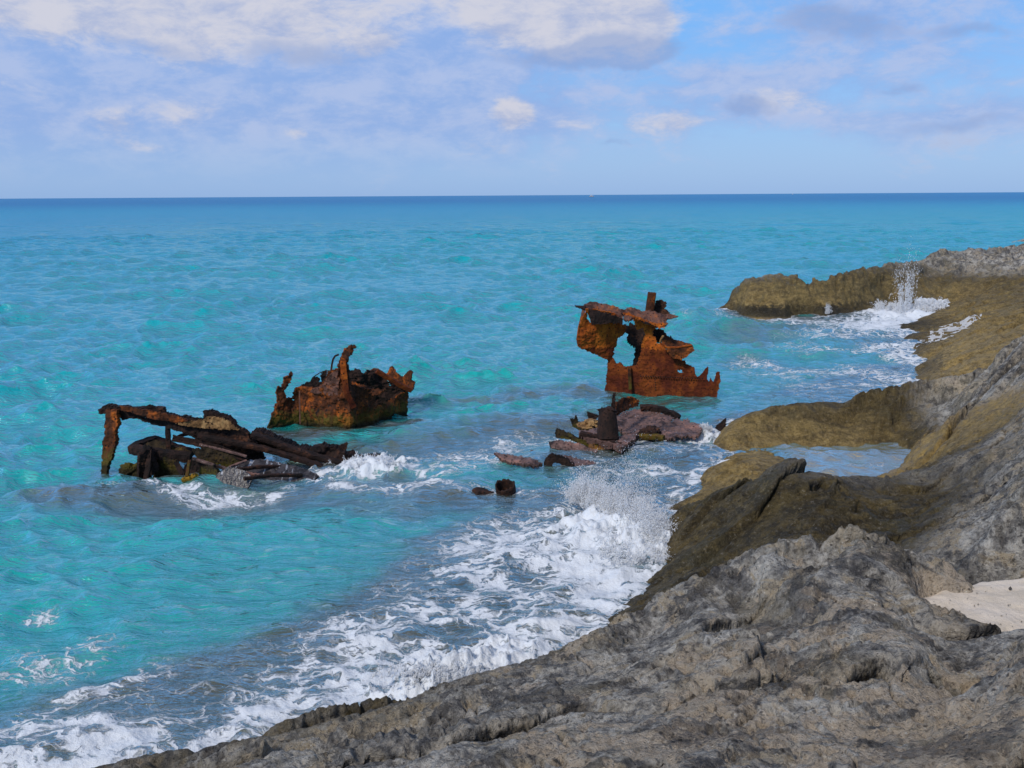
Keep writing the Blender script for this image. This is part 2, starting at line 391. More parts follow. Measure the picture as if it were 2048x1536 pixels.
    fo = t.new('ShaderNodeBsdfDiffuse', Color=rgb(0.80, 0.83, 0.86), Normal=t.bump(t.math('ADD', fh, fm), 0.05, 0.9))
    s3 = t.new('ShaderNodeMixShader', i0=fm, i1=s2.outputs[0], i2=fo.outputs[0])
    t.l.new(s3.outputs[0], out.inputs[0])
    return m
BODY = [(0.040, 0.45, 0.385), (0.018, 0.45, 0.425), (0.010, 0.42, 0.48), (0.012, 0.29, 0.50), (0.018, 0.17, 0.42)]

def foam_material():
    m, t, out = new_mat('white_water')
    pos = t.new('ShaderNodeNewGeometry').outputs['Position']
    n = t.noise(pos, 30, 4, 0.6)
    col = t.mix(n, rgb(0.92, 0.94, 0.96), rgb(0.98, 0.98, 0.98))
    d = t.new('ShaderNodeBsdfDiffuse', Color=col)
    tl = t.new('ShaderNodeBsdfTranslucent', Color=col)
    s = t.new('ShaderNodeMixShader', i0=0.5, i1=d.outputs[0], i2=tl.outputs[0])
    t.l.new(s.outputs[0], out.inputs[0])
    return m

def rust_material(name, dark, mid, bright, amount=0.5, algae=0.4, rough=0.85, zline=None):
    m, t, out = new_mat(name)
    pos = t.new('ShaderNodeNewGeometry').outputs['Position']
    a = t.noise(pos, 1.8, 7, 0.65, 0.4)
    b = t.noise(pos, 9.0, 7, 0.7, 0.3)
    st = t.noise(t.scale(pos, (7.0, 7.0, 0.8)), 1.0, 5, 0.6, 0.3)
    v = t.voro(pos, 15.0)
    f = t.math('ADD', t.math('MULTIPLY', a, 0.5), t.math('ADD', t.math('MULTIPLY', b, 0.28), t.math('MULTIPLY', st, 0.22)))
    f = t.math('ADD', f, amount - 0.5)
    col = t.mix(t.smooth(f, 0.38, 0.50), dark, mid)
    col = t.mix(t.smooth(f, 0.49, 0.60), col, bright)
    col = t.mix(t.math('MULTIPLY', t.smooth(v, 0.20, 0.34, 1, 0), t.smooth(b, 0.40, 0.52)), col, dark)
    col = t.mix(t.math('MULTIPLY', t.smooth(t.noise(pos, 45, 4, 0.7), 0.55, 0.7), 0.5), col, dark)
    zc = t.new('ShaderNodeSeparateXYZ', Vector=pos).outputs[2]
    if zline is not None:   # the splash zone below this height is stained darker red-brown
        zz = t.math('ADD', zc, t.math('MULTIPLY', t.math('SUBTRACT', b, 0.5), 0.25))
        col = t.mix(t.math('MULTIPLY', t.smooth(zz, zline - 0.03, zline + 0.05, 1, 0), t.smooth(f, 0.4, 0.62, 0.95, 0.70)), col, srgb(74, 27, 13))
    if algae > 0:
        zz = t.math('ADD', zc, t.math('MULTIPLY', t.math('SUBTRACT', b, 0.5), 0.9))
        col = t.mix(t.math('MULTIPLY', t.smooth(zz, algae * 0.35, algae, 1, 0), t.smooth(st, 0.35, 0.6, 0.35, 0.9)), col, srgb(92, 82, 26))
        col = t.mix(t.smooth(zc, 0.0, 0.10, 0.85, 0), col, srgb(34, 28, 16))
    h = t.math('SUBTRACT', t.math('ADD', t.math('MULTIPLY', b, 0.6), t.math('MULTIPLY', t.noise(pos, 45, 4, 0.7), 0.3)), t.smooth(v, 0.1, 0.3, 0.25, 0))
    p = t.new('ShaderNodeBsdfPrincipled', Base_Color=col, Roughness=rough, Normal=t.bump(h, 0.035, 0.9))
    p.inputs['Specular IOR Level'].default_value = 0.25
    t.l.new(p.outputs[0], out.inputs[0])
    return m
def slick_material():
    m, t, out = new_mat('slick_plate')
    pos = t.new('ShaderNodeNewGeometry').outputs['Position']
    st = t.noise(t.scale(pos, (14, 3.0, 3.0), (0, 0, 0.3)), 1.0, 5, 0.65, 0.3); b = t.noise(pos, 7, 6, 0.65)
    col = t.mix(t.smooth(b, 0.4, 0.6), srgb(34, 30, 30), srgb(70, 64, 64))
    col = t.mix(t.smooth(st, 0.56, 0.64, 0.0, 0.75), col, srgb(176, 178, 184))       # thin runnels of white water
    p = t.new('ShaderNodeBsdfPrincipled', Base_Color=col, Roughness=0.35, Normal=t.bump(t.math('ADD', b, st), 0.02, 0.6))
    t.l.new(p.outputs[0], out.inputs[0])
    return m
def plain_material(name, col, rough=0.5):
    m, t, out = new_mat(name)
    pos = t.new('ShaderNodeNewGeometry').outputs['Position']
    c = t.mix(t.noise(pos, 2.0, 3), tuple(x * 0.9 for x in col[:3]) + (1,), col)
    p = t.new('ShaderNodeBsdfPrincipled', Base_Color=c, Roughness=rough); t.l.new(p.outputs[0], out.inputs[0])
    return m

M_ROCK = rock_material(); M_SAND = sand_material(); M_SEA = sea_material(); M_FOAM = foam_material()
M_ORANGE = rust_material('orange_rust', srgb(74, 34, 16), srgb(150, 72, 20), srgb(196, 104, 30), 0.53, 0.0, zline=1.02)
M_BROWN = rust_material('brown_rust', srgb(34, 22, 16), srgb(84, 46, 24), srgb(176, 92, 30), 0.50, 0.36)
M_DARK = rust_material('black_rust', srgb(24, 18, 16), srgb(50, 34, 28), srgb(104, 64, 42), 0.47, 0.0)
M_DECK = rust_material('scaled_rust', srgb(62, 42, 36), srgb(112, 78, 66), srgb(176, 98, 44), 0.48, 0.0)
M_WET = rust_material('wet_plate', srgb(50, 38, 34), srgb(118, 92, 84), srgb(156, 114, 100), 0.48, 0.0, 0.3)
M_SLICK = None
M_SLICK = slick_material()
M_CRUST = rust_material('shell_crust', srgb(52, 34, 22), srgb(118, 86, 52), srgb(170, 134, 88), 0.52, 0.0)
M_ALGAE = rust_material('weedy_iron', srgb(28, 24, 18), srgb(58, 46, 28), srgb(112, 88, 38), 0.47, 0.22)

# ------------------------------------------------------------------ terrain control points
# each: x, y, z, algae, tan, gold, blackband
CP = []
def P(px, py, z, a=0.0, tn=0.0, go=0.0, bb=0.0):
    p = at_z(px, py, z); CP.append((p[0], p[1], z, a, tn, go, bb))
def D(px, py, y, a=0.0, tn=0.0, go=0.0, bb=0.0):
    p = at_y(px, py, y); CP.append((p[0], p[1], p[2], a, tn, go, bb))
def G(px, y, z, a=0.5, tn=0.0, go=0.0, bb=0.0):
    CP.append((y * (px - 1024) / (F * math.cos(PITCH)), y, z, a, tn, go, bb))

def run(i0, step=0.3):
    """fill the line of control points added since index i0 with points between them"""
    pts = CP[i0:]; out_ = []
    for a, b in zip(pts[:-1], pts[1:]):
        n = int(math.hypot(a[0] - b[0], a[1] - b[1]) / step)
        for k in range(1, n): out_.append(tuple(a[j] + (b[j] - a[j]) * k / n for j in range(7)))
    CP.extend(out_)
# foreground rock: bottom of the frame and beneath the viewer
for px, z in ((-700, -0.2), (-300, 0.15), (60, 0.45), (420, 1.0), (800, 1.45), (1200, 1.85), (1600, 2.05), (2000, 2.3), (2600, 2.6), (3200, 2.8)):
    P(px, 1700, z, 0.25 if px < 500 else 0.0, 0.2)
for x, y, z in ((-4, 1, 0.2), (-2, 0, 1.8), (0, -1, 2.8), (0, 2, 2.3), (2, 0, 2.8), (4, 1, 2.9), (7, 0, 3.0), (-4, -3, 1.5), (3, -4, 3.0), (9, -3, 3.0), (12, 3, 3.0)):
    CP.append((x, y, z, 0, 0.3, 0, 0))
# its seaward lip, from left to right (silhouette)
LIP = [(-250, 1640, 0.20, 0.5), (150, 1540, 0.42, 0.6), (330, 1492, 0.55, 0.55), (420, 1462, 0.80, 0.45), (640, 1408, 0.78, 0.5), (800, 1372, 0.80, 0.6), (960, 1335, 0.80, 0.4), (1110, 1292, 0.82, 0.25),
       (1168, 1250, 1.02, 0.35), (1200, 1232, 1.10, 0.2), (1260, 1196, 1.14, 0.15), (1330, 1150, 1.22, 0.1), (1420, 1122, 1.36, 0.0), (1500, 1090, 1.50, 0), (1580, 1052, 1.66, 0), (1650, 1038, 1.74, 0), (1740, 1046, 1.75, 0), (1825, 1064, 1.70, 0),
       (1860, 1072, 1.66, 0), (1950, 1056, 1.82, 0), (2048, 1086, 1.76, 0), (2250, 1070, 1.9, 0), (2700, 1060, 2.2, 0), (3200, 1050, 2.4, 0)]
_i = len(CP)
for px, py, z, a in LIP: P(px, py, z, a, 0.1)
run(_i, 0.15)
for r_ in range(3):        # the drop behind the lip, three rows of it
    _i = len(CP)
    for px, py, z, a in LIP:
        p = at_z(px, py, z)
        if px < 1380:
            k, zz = ((0.10, z * 0.55), (0.24, -0.12), (0.55, -0.24 if px > 500 else -0.3))[r_]
            CP.append((p[0] - 0.45 * k, p[1] + 0.9 * k, zz, 0.7, 0, 0.1, 0.0))
        elif px < 2300:
            k, zz = ((0.22, z - 0.30), (0.5, 0.85), (0.9, 0.72))[r_]
            CP.append((p[0], p[1] + k, zz, 0.5, 0, 0, 0))
        else:
            k, zz = ((0.3, z - 0.1), (0.8, z - 0.3), (1.5, z - 0.4))[r_]
            CP.append((p[0], p[1] + k, zz, 0.2, 0, 0, 0))
    run(_i, 0.2)
# relief inside the foreground
P(1175, 1300, 0.62, 0.5); P(1300, 1268, 0.92, 0.2); P(1500, 1232, 1.12); P(1640, 1200, 1.22); P(1400, 1200, 1.22, 0.1); P(1550, 1130, 1.52); P(1700, 1110, 1.66); P(1850, 1130, 1.62, 0, 0.3)
P(1960, 1130, 1.66, 0, 0.5); P(1940, 1165, 1.34, 0, 0.4); P(1840, 1192, 1.36, 0, 0.9); P(1870, 1196, 1.20, 0, 1); P(1950, 1180, 1.16, 0, 1); P(1950, 1215, 1.12, 0, 1); P(2048, 1200, 1.12, 0, 1); P(2150, 1200, 1.15); P(1990, 1245, 1.14, 0, 1); P(1900, 1235, 1.17, 0, 1); P(2100, 1255, 1.3)
P(1250, 1330, 1.00); P(1400, 1290, 1.30, 0, 0.2); P(1550, 1275, 1.44, 0, 0.4); P(1700, 1245, 1.55, 0, 0.5); P(1800, 1262, 1.56, 0, 0.3); P(1900, 1275, 1.40); P(1960, 1266, 1.42); P(2048, 1275, 1.6)
P(1150, 1400, 1.20, 0, 0.2); P(1330, 1395, 1.34, 0, 0.3); P(1520, 1340, 1.50, 0, 0.7); P(1650, 1340, 1.55); P(1800, 1350, 1.56, 0, 0.4); P(1900, 1370, 1.38, 0, 0.6); P(1960, 1400, 1.5, 0, 0.9); P(2048, 1335, 1.85, 0, 0.3)
P(1000, 1480, 1.25, 0, 0.4); P(1200, 1480, 1.50, 0, 0.6); P(1420, 1405, 1.56, 0, 0.9); P(1600, 1440, 1.60, 0, 0.5); P(1760, 1440, 1.64, 0, 0.7); P(1900, 1470, 1.78, 0, 0.9); P(2048, 1440, 1.95, 0, 0.6)
P(700, 1470, 0.98, 0.2); P(900, 1420, 0.98, 0.25); P(850, 1520, 1.2); P(560, 1480, 0.85, 0.3); P(400, 1530, 0.75, 0.4)
# middle ledge (dark olive) beyond the foreground
_i = len(CP); P(1330, 1016, -0.02, 1, 0, 0.1); P(1318, 1050, -0.02, 1, 0, 0.1); P(1316, 1080, -0.02, 1, 0, 0.1); P(1312, 1120, -0.02, 1, 0, 0.1); P(1336, 1148, 0.0, 1, 0, 0.1); run(_i, 0.2)
_i = len(CP); P(1345, 1012, 0.42, 1); P(1440, 980, 0.80, 0.9); P(1500, 952, 0.98, 0.6); P(1560, 917, 1.25, 0.45); P(1600, 922, 1.25, 0.4); P(1660, 938, 1.08, 0.45); P(1770, 950, 0.98, 0.5); P(1830, 942, 1.0, 0.5); run(_i, 0.2)
P(1335, 1045, 0.30, 1, 0, 0.1); P(1370, 1090, 0.42, 1); P(1390, 1130, 0.25, 1); P(1440, 980, 0.80, 0.9); P(1480, 1040, 0.66, 1); P(1500, 960, 0.95, 0.6)
P(1850, 940, 0.95, 0.6); P(1950, 900, 1.25, 0.4)
P(1620, 1000, 0.95, 0.8); P(1750, 1010, 0.9, 0.8); P(1880, 1000, 0.95, 0.7); P(1960, 960, 1.2, 0.5); P(2000, 1040, 1.35, 0.1); P(1820, 1040, 0.85, 0.8)
P(2048, 870, 1.7, 0.4, 0.2); P(2048, 960, 1.9, 0, 0.1); P(2150, 900, 2.2); P(2500, 850, 2.8); P(3100, 800, 3.4)
# behind that ledge: fall to the pool; the low golden knob at the left
_i = len(CP)
for px, y, z in ((1300, 14.2, -0.35), (1345, 13.4, -0.15), (1420, 13.6, 0.05), (1480, 14.0, 0.2), (1560, 13.4, 0.25), (1640, 13.5, 0.0), (1740, 13.9, 0.0), (1830, 14.3, 0.2)): G(px, y, z, 0.9, 0, 0.3)
run(_i, 0.25)
P(1400, 985, 0.02, 1, 0, 0.8); P(1392, 955, 0.02, 1, 0, 0.8); P(1412, 928, 0.25, 1, 0, 0.9); P(1460, 918, 0.38, 1, 0, 0.9); P(1520, 915, 0.34, 1, 0, 0.9); P(1560, 908, 0.2, 1, 0, 0.9)
P(1440, 960, 0.35, 1, 0, 0.6); P(1500, 935, 0.42, 1, 0, 0.7)
# pool floor
P(1590, 903, -0.22, 0.6, 0.9, 0.6); P(1650, 902, -0.28, 0.5, 0.9, 0.6); P(1700, 902, -0.28, 0.5, 0.9, 0.6); P(1620, 925, -0.25, 0.5, 0.9, 0.6); P(1680, 940, -0.28, 0.5, 0.9, 0.6); P(1740, 930, -0.26, 0.5, 0.9, 0.6); P(1770, 903, -0.22, 0.5, 0.9, 0.6); P(1700, 960, -0.2, 0.5, 0.9, 0.6); P(1640, 955, -0.15, 0.5, 0.9, 0.6)
# pinkish ramp at the right of the pool
P(1790, 945, 0.25, 0.5, 1, 0.8); P(1810, 915, 0.30, 0.55, 1, 1); P(1870, 880, 0.62, 0.7, 1, 1); P(1930, 850, 0.90, 0.75, 1, 1); P(2000, 805, 1.25, 0.75, 1, 1); P(2048, 790, 1.5, 0.7, 0.9, 1); P(1900, 910, 0.75, 0.75, 0.6, 0.4); P(2000, 860, 1.3, 0.7, 0.6, 0.5)
# back boulder
_i = len(CP)
for q_ in ((1560, 893, 0.02, 1, 0, 0.8), (1500, 900, 0.04, 1, 0, 0.8), (1445, 912, 0.0, 1, 0, 0.7), (1430, 895, -0.05, 1, 0, 0.8), (1432, 862, -0.05, 1, 0, 0.8), (1450, 842, 0.1, 1, 0, 0.8)): P(*q_)
run(_i, 0.2); _i = len(CP)
for q_ in ((1440, 888, 17.2, 1, 0, 0.7), (1446, 862, 17.5, 1, 0, 0.6), (1462, 842, 17.7, 1, 0, 0.6), (1500, 822, 17.9, 1, 0, 0.3), (1560, 806, 18.3, 0.9), (1640, 791, 18.5, 0.8), (1740, 780, 18.6, 0.75), (1830, 770, 18.6, 0.45), (1900, 762, 18.5, 0.2), (1960, 750, 18.2, 0), (1985, 715, 17.8, 0), (2048, 655, 17.3, 0), (2200, 640, 17.3)): D(*q_)
run(_i, 0.2); _i = len(CP)
for q_ in ((1560, 889, 0.0, 1, 0, 0.8), (1600, 889, 0.0, 1, 0, 0.8), (1700, 889, 0.0, 1, 0, 0.5), (1790, 887, 0.03, 1, 0, 0.1), (1850, 880, 0.25, 0.8)): P(*q_)
run(_i, 0.2); _i = len(CP)
for q_ in ((1462, 880, 17.3, 1, 0, 0.7), (1500, 865, 17.6, 1, 0, 0.6), (1560, 850, 17.9, 1, 0, 0.5), (1640, 842, 17.95, 1, 0, 0.35), (1740, 838, 17.95, 1, 0, 0.2), (1820, 832, 18.0, 0.7), (1900, 815, 17.3, 0.2)): D(*q_)
run(_i, 0.25)
P(1980, 790, 1.2, 0); P(2048, 740, 1.75, 0)
P(2200, 700, 2.5); P(2600, 640, 3.2); P(3100, 600, 3.8)
_i = len(CP)
for px, y, z in ((1395, 17.6, -0.4), (1425, 18.9, -0.4), (1500, 19.5, -0.4), (1640, 19.9, -0.4), (1740, 20.1, -0.4), (1840, 20.4, -0.3), (1900, 20.8, 0.2), (1960, 20.8, 0.3)): G(px, y, z, 1, 0, 0.5)
run(_i, 0.3)
# golden shelf beyond and up the right side
P(1832, 762, -0.02, 1, 0, 1, 0.6); P(1845, 750, 0.16, 1, 0, 1, 0.3); P(1830, 735, -0.02, 1, 0, 1, 0.8); P(1822, 712, -0.02, 1, 0, 0.9, 0.8); P(1850, 700, 0.22, 1, 0, 1); P(1830, 690, -0.02, 1, 0, 0.8, 0.8); P(1930, 735, 0.45, 1, 0, 1); P(1900, 690, 0.42, 1, 0, 0.9)
P(1900, 750, 0.4, 1, 0, 1); P(1950, 745, 0.45, 1, 0, 1); P(1970, 700, 0.75, 1, 0, 0.8); P(2010, 660, 0.95, 0.9, 0, 0.7); P(2048, 640, 1.05, 0.8, 0, 0.6); P(2200, 640, 1.4, 0.7, 0, 0.3); P(2600, 620, 1.6, 0.5)
P(1815, 682, -0.05, 1, 0, 0.5, 1); P(1818, 668, 0.02, 1, 0, 0.3, 1); P(1860, 668, 0.16, 1, 0, 0.5); P(1900, 660, 0.20, 1, 0, 0.6); P(1960, 655, 0.40, 1, 0, 0.7)
P(1798, 655, -0.02, 1, 0, 0.3, 1); P(1830, 642, 0.10, 1, 0, 0.5, 0.8); P(1870, 628, 0.15, 1, 0, 0.6); P(1900, 605, 0.12, 1, 0, 0.5); P(1960, 630, 0.5, 1, 0, 0.6); P(1950, 600, 0.45, 1, 0, 0.4); P(2048, 600, 0.9, 0.9, 0, 0.3)
P(1850, 575, 0.65, 0.9, 0, 0.4); P(1950, 570, 0.75, 0.8, 0, 0.3); P(2048, 560, 1.0, 0.7, 0, 0.2); P(2300, 560, 1.4, 0.5); P(2700, 560, 1.8, 0.2)
# headland: water line, wall, top
_i = len(CP)
for px, py in ((1456, 622), (1480, 632), (1560, 636), (1620, 638), (1680, 632), (1740, 622), (1775, 618)): P(px, py, -0.05, 1, 0, 0.6, 1)
run(_i, 0.35); _i = len(CP)
D(1455, 603, 38.5, 0.95, 0, 0.5, 1)
for px, py, z in ((1500, 600, 0.52), (1600, 600, 0.52), (1700, 596, 0.52), (1770, 592, 0.45)): P(px, py, z, 0.95, 0, 0.5, 1)
run(_i, 0.35)
HEAD = ((1454, 586, 38.9, 0.2), (1464, 568, 39.0, 0.2), (1500, 553, 38.4, 0.2), (1560, 544, 37.9, 0.2), (1600, 546, 37.7, 0.2), (1650, 541, 38.0, 0.2), (1700, 533, 38.8, 0.2), (1750, 528, 40, 0.3), (1800, 520, 41.5, 0.35), (1860, 506, 43.5, 0.35), (1930, 500, 45, 0.35), (1990, 496, 46, 0.35), (2048, 488, 47, 0.3), (2200, 480, 49, 0), (2700, 460, 56, 0), (3200, 440, 60, 0))
_i = len(CP)
for px, py, yy, a in HEAD: D(px, py, yy, a, 0.1)
run(_i, 0.35)
for r_ in range(3):
    _i = len(CP)
    for px, py, yy, a in HEAD: G(px - (0, 8, 20)[r_] * (px < 1470), yy + (1.6, 3.0, 6)[r_], ((0.8, -0.7, -1.6) if px < 2000 else (1.5, 0.6, -1.6))[r_], a)
    run(_i, 0.5)
_i = len(CP); P(1470, 585, 0.72, 0.9, 0, 0.4); P(1500, 576, 0.92, 0.9, 0, 0.4); P(1560, 575, 0.98, 0.9, 0, 0.4); P(1630, 572, 1.0, 0.9, 0, 0.4); P(1700, 565, 1.1, 0.8, 0, 0.3); P(1780, 556, 1.15, 0.8, 0, 0.3); run(_i, 0.35); P(1850, 550, 1.0, 0.6); P(1950, 535, 1.35, 0.3); P(2048, 525, 1.6, 0.2)
# cove floor
for px, py, z in ((1780, 640, -0.25), (1740, 660, -0.35), (1820, 630, -0.15), (1700, 680, -0.5), (1770, 700, -0.4), (1750, 740, -0.45), (1650, 760, -0.8), (1600, 680, -1.0), (1500, 660, -1.3)): P(px, py, z, 1)
for px, y, z in ((1444, 37.2, -0.8), (1440, 39, -0.9), (1440, 41, -1.0), (1436, 43, -1.2), (1300, 38, -1.6), (1380, 45, -1.8)): G(px, y, z, 1)
_i = len(CP)
for px, py in ((1440, 640), (1480, 644), (1560, 648), (1620, 650), (1680, 645), (1735, 636)): P(px, py, -0.6, 1)
run(_i, 0.35)
for px, py, z in ((1295, 1085, -0.3), (1290, 1130, -0.28), (1308, 1165, -0.24), (1255, 1188, -0.22), (1205, 1225, -0.22), (1150, 1265, -0.2), (1300, 1020, -0.35), (1370, 965, -0.4), (1380, 1000, -0.35), (1370, 930, -0.4), (1400, 900, -0.5), (1415, 865, -0.5), (1430, 840, -0.5),
   (1795, 760, -0.5), (1790, 720, -0.5), (1785, 690, -0.5), (1775, 660, -0.45)): P(px, py, z, 1)
# far point at the right edge
for px, py, yy, z in ((2020, 486, 92, None), (2040, 478, 92, None), (2060, 472, 93, None), (2160, 462, 96, None), (2500, 455, 100, None)): D(px, py, yy, 0.1)
for px, y, z in ((2005, 88, -0.5), (2040, 85, -0.6), (2010, 97, -1.0), (2100, 104, -1.2), (2300, 110, -1.5), (2700, 112, -1.5)): G(px, y, z, 0.3)
# reef and sand under the near water
for px, py, z in ((0, 1480, -0.45), (250, 1440, -0.35), (450, 1400, -0.25), (600, 1360, -0.20), (800, 1310, -0.16), (950, 1270, -0.18), (1080, 1240, -0.16), (1120, 1180, -0.24), (1240, 1150, -0.22), (1250, 1060, -0.28), (1180, 1040, -0.10), (900, 1165, -0.07), (980, 1150, -0.10), (860, 1195, -0.09), (780, 1230, -0.3), (1000, 1200, -0.12), (1080, 1215, -0.12),
                  (600, 1280, -0.7), (400, 1340, -0.8), (150, 1400, -1.0), (700, 1180, -0.9), (850, 1080, -0.7), (1000, 1030, -0.5), (1150, 980, -0.4), (1300, 960, -0.5), (0, 1380, -1.2), (400, 1250, -1.6), (600, 1130, -1.6), (800, 1010, -1.0), (1000, 950, -0.7), (1200, 900, -0.6), (1350, 900, -0.5), (1380, 850, -0.7), (1300, 850, -0.7), (1100, 880, -0.8), (900, 880, -1.1), (700, 900, -1.0), (500, 960, -0.7), (300, 960, -0.8), (100, 980, -1.4), (200, 900, -2), (700, 780, -2), (1000, 780, -1.6), (1200, 790, -1.3), (1400, 800, -1.4), (1500, 720, -1.6)): P(px, py, z, 0.8)
for px, y, z in ((-1500, 8, -1.5), (-1500, 30, -3), (-400, 6.2, -1.6), (-1200, 4, -1.0), (-2500, 3, -1.5), (0, 40, -3), (1000, 60, -3), (1400, 55, -3), (1800, 60, -3), (2100, 75, -3), (-1500, 200, -4), (1000, 200, -4), (3200, 200, -4)): G(px, y, z)

CPa = np.array(CP)
tri = geometry.delaunay_2d_cdt([Vector((a[0], a[1])) for a in CPa], [], [], 0, 1e-4)
tv, tf = tri[0], tri[2]; orig = [o[0] if o else 0 for o in tri[3]]
TV = np.array([(v.x, v.y) for v in tv]); TVAL = CPa[orig][:, 2:]
# raster the triangulation on a log-polar grid centred under the viewer
RMIN, RMAX, AMAX = 1.0, 118.0, R(47)
NR, NA = 1540, 1120
lr = np.linspace(math.log(RMIN), math.log(RMAX), NR)
# denser sampling from 33 m to 50 m, where the headland wall stands
dens = 1.0 + 1.6 * np.exp(-((np.exp(lr) - 40) / 7.5) ** 2) + 0.5 * np.exp(-((np.exp(lr) - 14) / 4.0) ** 2)
dens *= 0.25 + 0.75 * sstep(math.log(2.6), math.log(3.8), lr)
cum = np.cumsum(dens); cum = (cum - cum[0]) / (cum[-1] - cum[0])
lr = np.interp(np.linspace(0, 1, NR), cum, lr)
ra = np.exp(lr); aa = np.linspace(-AMAX, AMAX, NA)
RR, AA = np.meshgrid(ra, aa, indexing='ij')
TX, TY = RR * np.sin(AA), RR * np.cos(AA)
vals = np.full((NR, NA, 5), np.nan); vals[..., 0] = -3; vals[..., 1:] = 0
for f in tf:
    a, b, c = TV[f[0]], TV[f[1]], TV[f[2]]
    rr = np.hypot([a[0], b[0], c[0]], [a[1], b[1], c[1]])
    an = np.arctan2([a[0], b[0], c[0]], [a[1], b[1], c[1]])
    near0 = an.max() - an.min() > math.pi / 2 or rr.min() < 4
    if near0: i0, i1, j0, j1 = 0, NR, 0, NA
    else:
        rmin_t = rr.min() * math.cos(min(1.4, (an.max() - an.min())))
        i0 = max(0, np.searchsorted(ra, rmin_t) - 1); i1 = min(NR, np.searchsorted(ra, rr.max()) + 2)
        j0 = max(0, np.searchsorted(aa, an.min()) - 1); j1 = min(NA, np.searchsorted(aa, an.max()) + 2)
    if i1 <= i0 or j1 <= j0 or rr.min() > RMAX: continue
    X, Y = TX[i0:i1, j0:j1], TY[i0:i1, j0:j1]
    det = (b[1] - c[1]) * (a[0] - c[0]) + (c[0] - b[0]) * (a[1] - c[1])
    if abs(det) < 1e-9: continue
    l1 = ((b[1] - c[1]) * (X - c[0]) + (c[0] - b[0]) * (Y - c[1])) / det
    l2 = ((c[1] - a[1]) * (X - c[0]) + (a[0] - c[0]) * (Y - c[1])) / det
    l3 = 1 - l1 - l2
    ins = (l1 >= -1e-6) & (l2 >= -1e-6) & (l3 >= -1e-6)
    if not ins.any(): continue
    sub = vals[i0:i1, j0:j1]
    v = l1[..., None] * TVAL[f[0]] + l2[..., None] * TVAL[f[1]] + l3[..., None] * TVAL[f[2]]
    sub[ins] = v[ins]
def blur(a, n, ni=1, nj=1):
    for _ in range(n):
        p = np.pad(a, ((ni, ni), (0, 0)), 'edge'); a = (p[:-2 * ni] + p[ni:-ni] + p[2 * ni:]) / 3
        p = np.pad(a, ((0, 0), (nj, nj)), 'edge'); a = (p[:, :-2 * nj] + p[:, nj:-nj] + p[:, 2 * nj:]) / 3
    return a
raw0 = vals[..., 0].copy()
for k in range(5): vals[..., k] = blur(vals[..., k], 2 if k == 0 else 5, 3, 5)
vals[..., 0] = blur(vals[..., 0], 2, 2, 3)
fb = sstep(14, 30, RR); vals[..., 0] = vals[..., 0] * (1 - fb) + blur(raw0, 1, 1, 3) * fb
TZ0 = vals[..., 0].copy()
def soft_poly(pix, z, soft):
    p = [at_z(a, b, z) for a, b in pix]; xs_ = [q[0] for q in p]; ys_ = [q[1] for q in p]; m_ = np.zeros(TX.shape)
    bb_ = (TX > min(xs_) - 1) & (TX < max(xs_) + 1) & (TY > min(ys_) - 1) & (TY < max(ys_) + 1)
    X_, Y_ = TX[bb_] + 0.16 * fbm2(TX[bb_], TY[bb_], 0.4, 3, 0.5, 900), TY[bb_] + 0.16 * fbm2(TX[bb_], TY[bb_], 0.4, 3, 0.5, 901)
    d = seg_dist(X_, Y_, p + [p[0]]); d = np.where(inside(X_, Y_, p), d, -d); m_[bb_] = sstep(-soft, soft * 0.3, d)
    return m_
SANDP = [(1840, 1204), (1875, 1195), (1915, 1187), (1960, 1172), (2010, 1163), (2070, 1167), (2230, 1150), (2230, 1262), (2048, 1262), (1960, 1258), (1905, 1236)]
SANDQ = [(1858, 1392), (1885, 1376), (1940, 1372), (1965, 1392), (1930, 1418), (1880, 1418)]
POOL = [(1560, 908), (1600, 900), (1700, 899), (1795, 897), (1802, 915), (1780, 950), (1680, 960), (1590, 930)]
mS = soft_poly(SANDP, 1.285, 0.26); mQ = soft_poly(SANDQ, 1.41, 0.08); mP = soft_poly(POOL, 0.0, 0.35)
TZ0 = TZ0 * (1 - mS) + 1.17 * mS; TZ0 = TZ0 * (1 - mQ) + 1.36 * mQ; TZ0 = TZ0 * (1 - mP) - 0.20 * mP
vals[..., 0] = TZ0; vals[..., 2] = np.maximum(vals[..., 2], mP)
# large and middle relief by displacing along the surface normal with 3-D noise
act = TZ0 > -1.7
act = blur(act.astype(float), 2, 3, 3) > 0
P3 = np.stack([TX, TY, TZ0], -1)
du = np.gradient(P3, axis=0); dv = np.gradient(P3, axis=1)
NN = np.cross(dv, du); NN /= np.linalg.norm(NN, axis=-1, keepdims=True) + 1e-12
x, y, z = TX[act], TY[act], TZ0[act]
cs, sn = math.cos(0.5), math.sin(0.5)
xr, yr = (x * cs + y * sn), (-x * sn + y * cs)
dst = np.hypot(x, y)
wet = vals[..., 1][act]
farr = sstep(16, 34, dst)
n_big = fbm3(xr * 0.7, yr * 1.2, z * 1.3, 0.95, 3, 0.5, 11)
n_mid = fbm3(xr * 0.8, yr * 1.2, z * 1.4, 0.30, 4, 0.55, 31, True)
n_fine = fbm3(x, y, z, 0.085, 3, 0.6, 51)
pw = worley2(x + 0.05 * perlin2(x * 6, y * 6, 3), y + 0.05 * perlin2(x * 6, y * 6, 5), 0.15, 9)
pw2 = worley2(x, y, 0.055, 19)
dry = 1 - 0.35 * sstep(0.3, 0.9, wet)
patch = sstep(-0.05, 0.45, fbm2(x, y, 1.1, 3, 0.5, 77))
tq = 3.0 * fbm3(xr * 0.50, yr * 1.2, z * 0.8, 1.15, 5, 0.5, 140)
terr = (np.floor(tq) + sstep(0.30, 0.70, tq - np.floor(tq)) - tq)
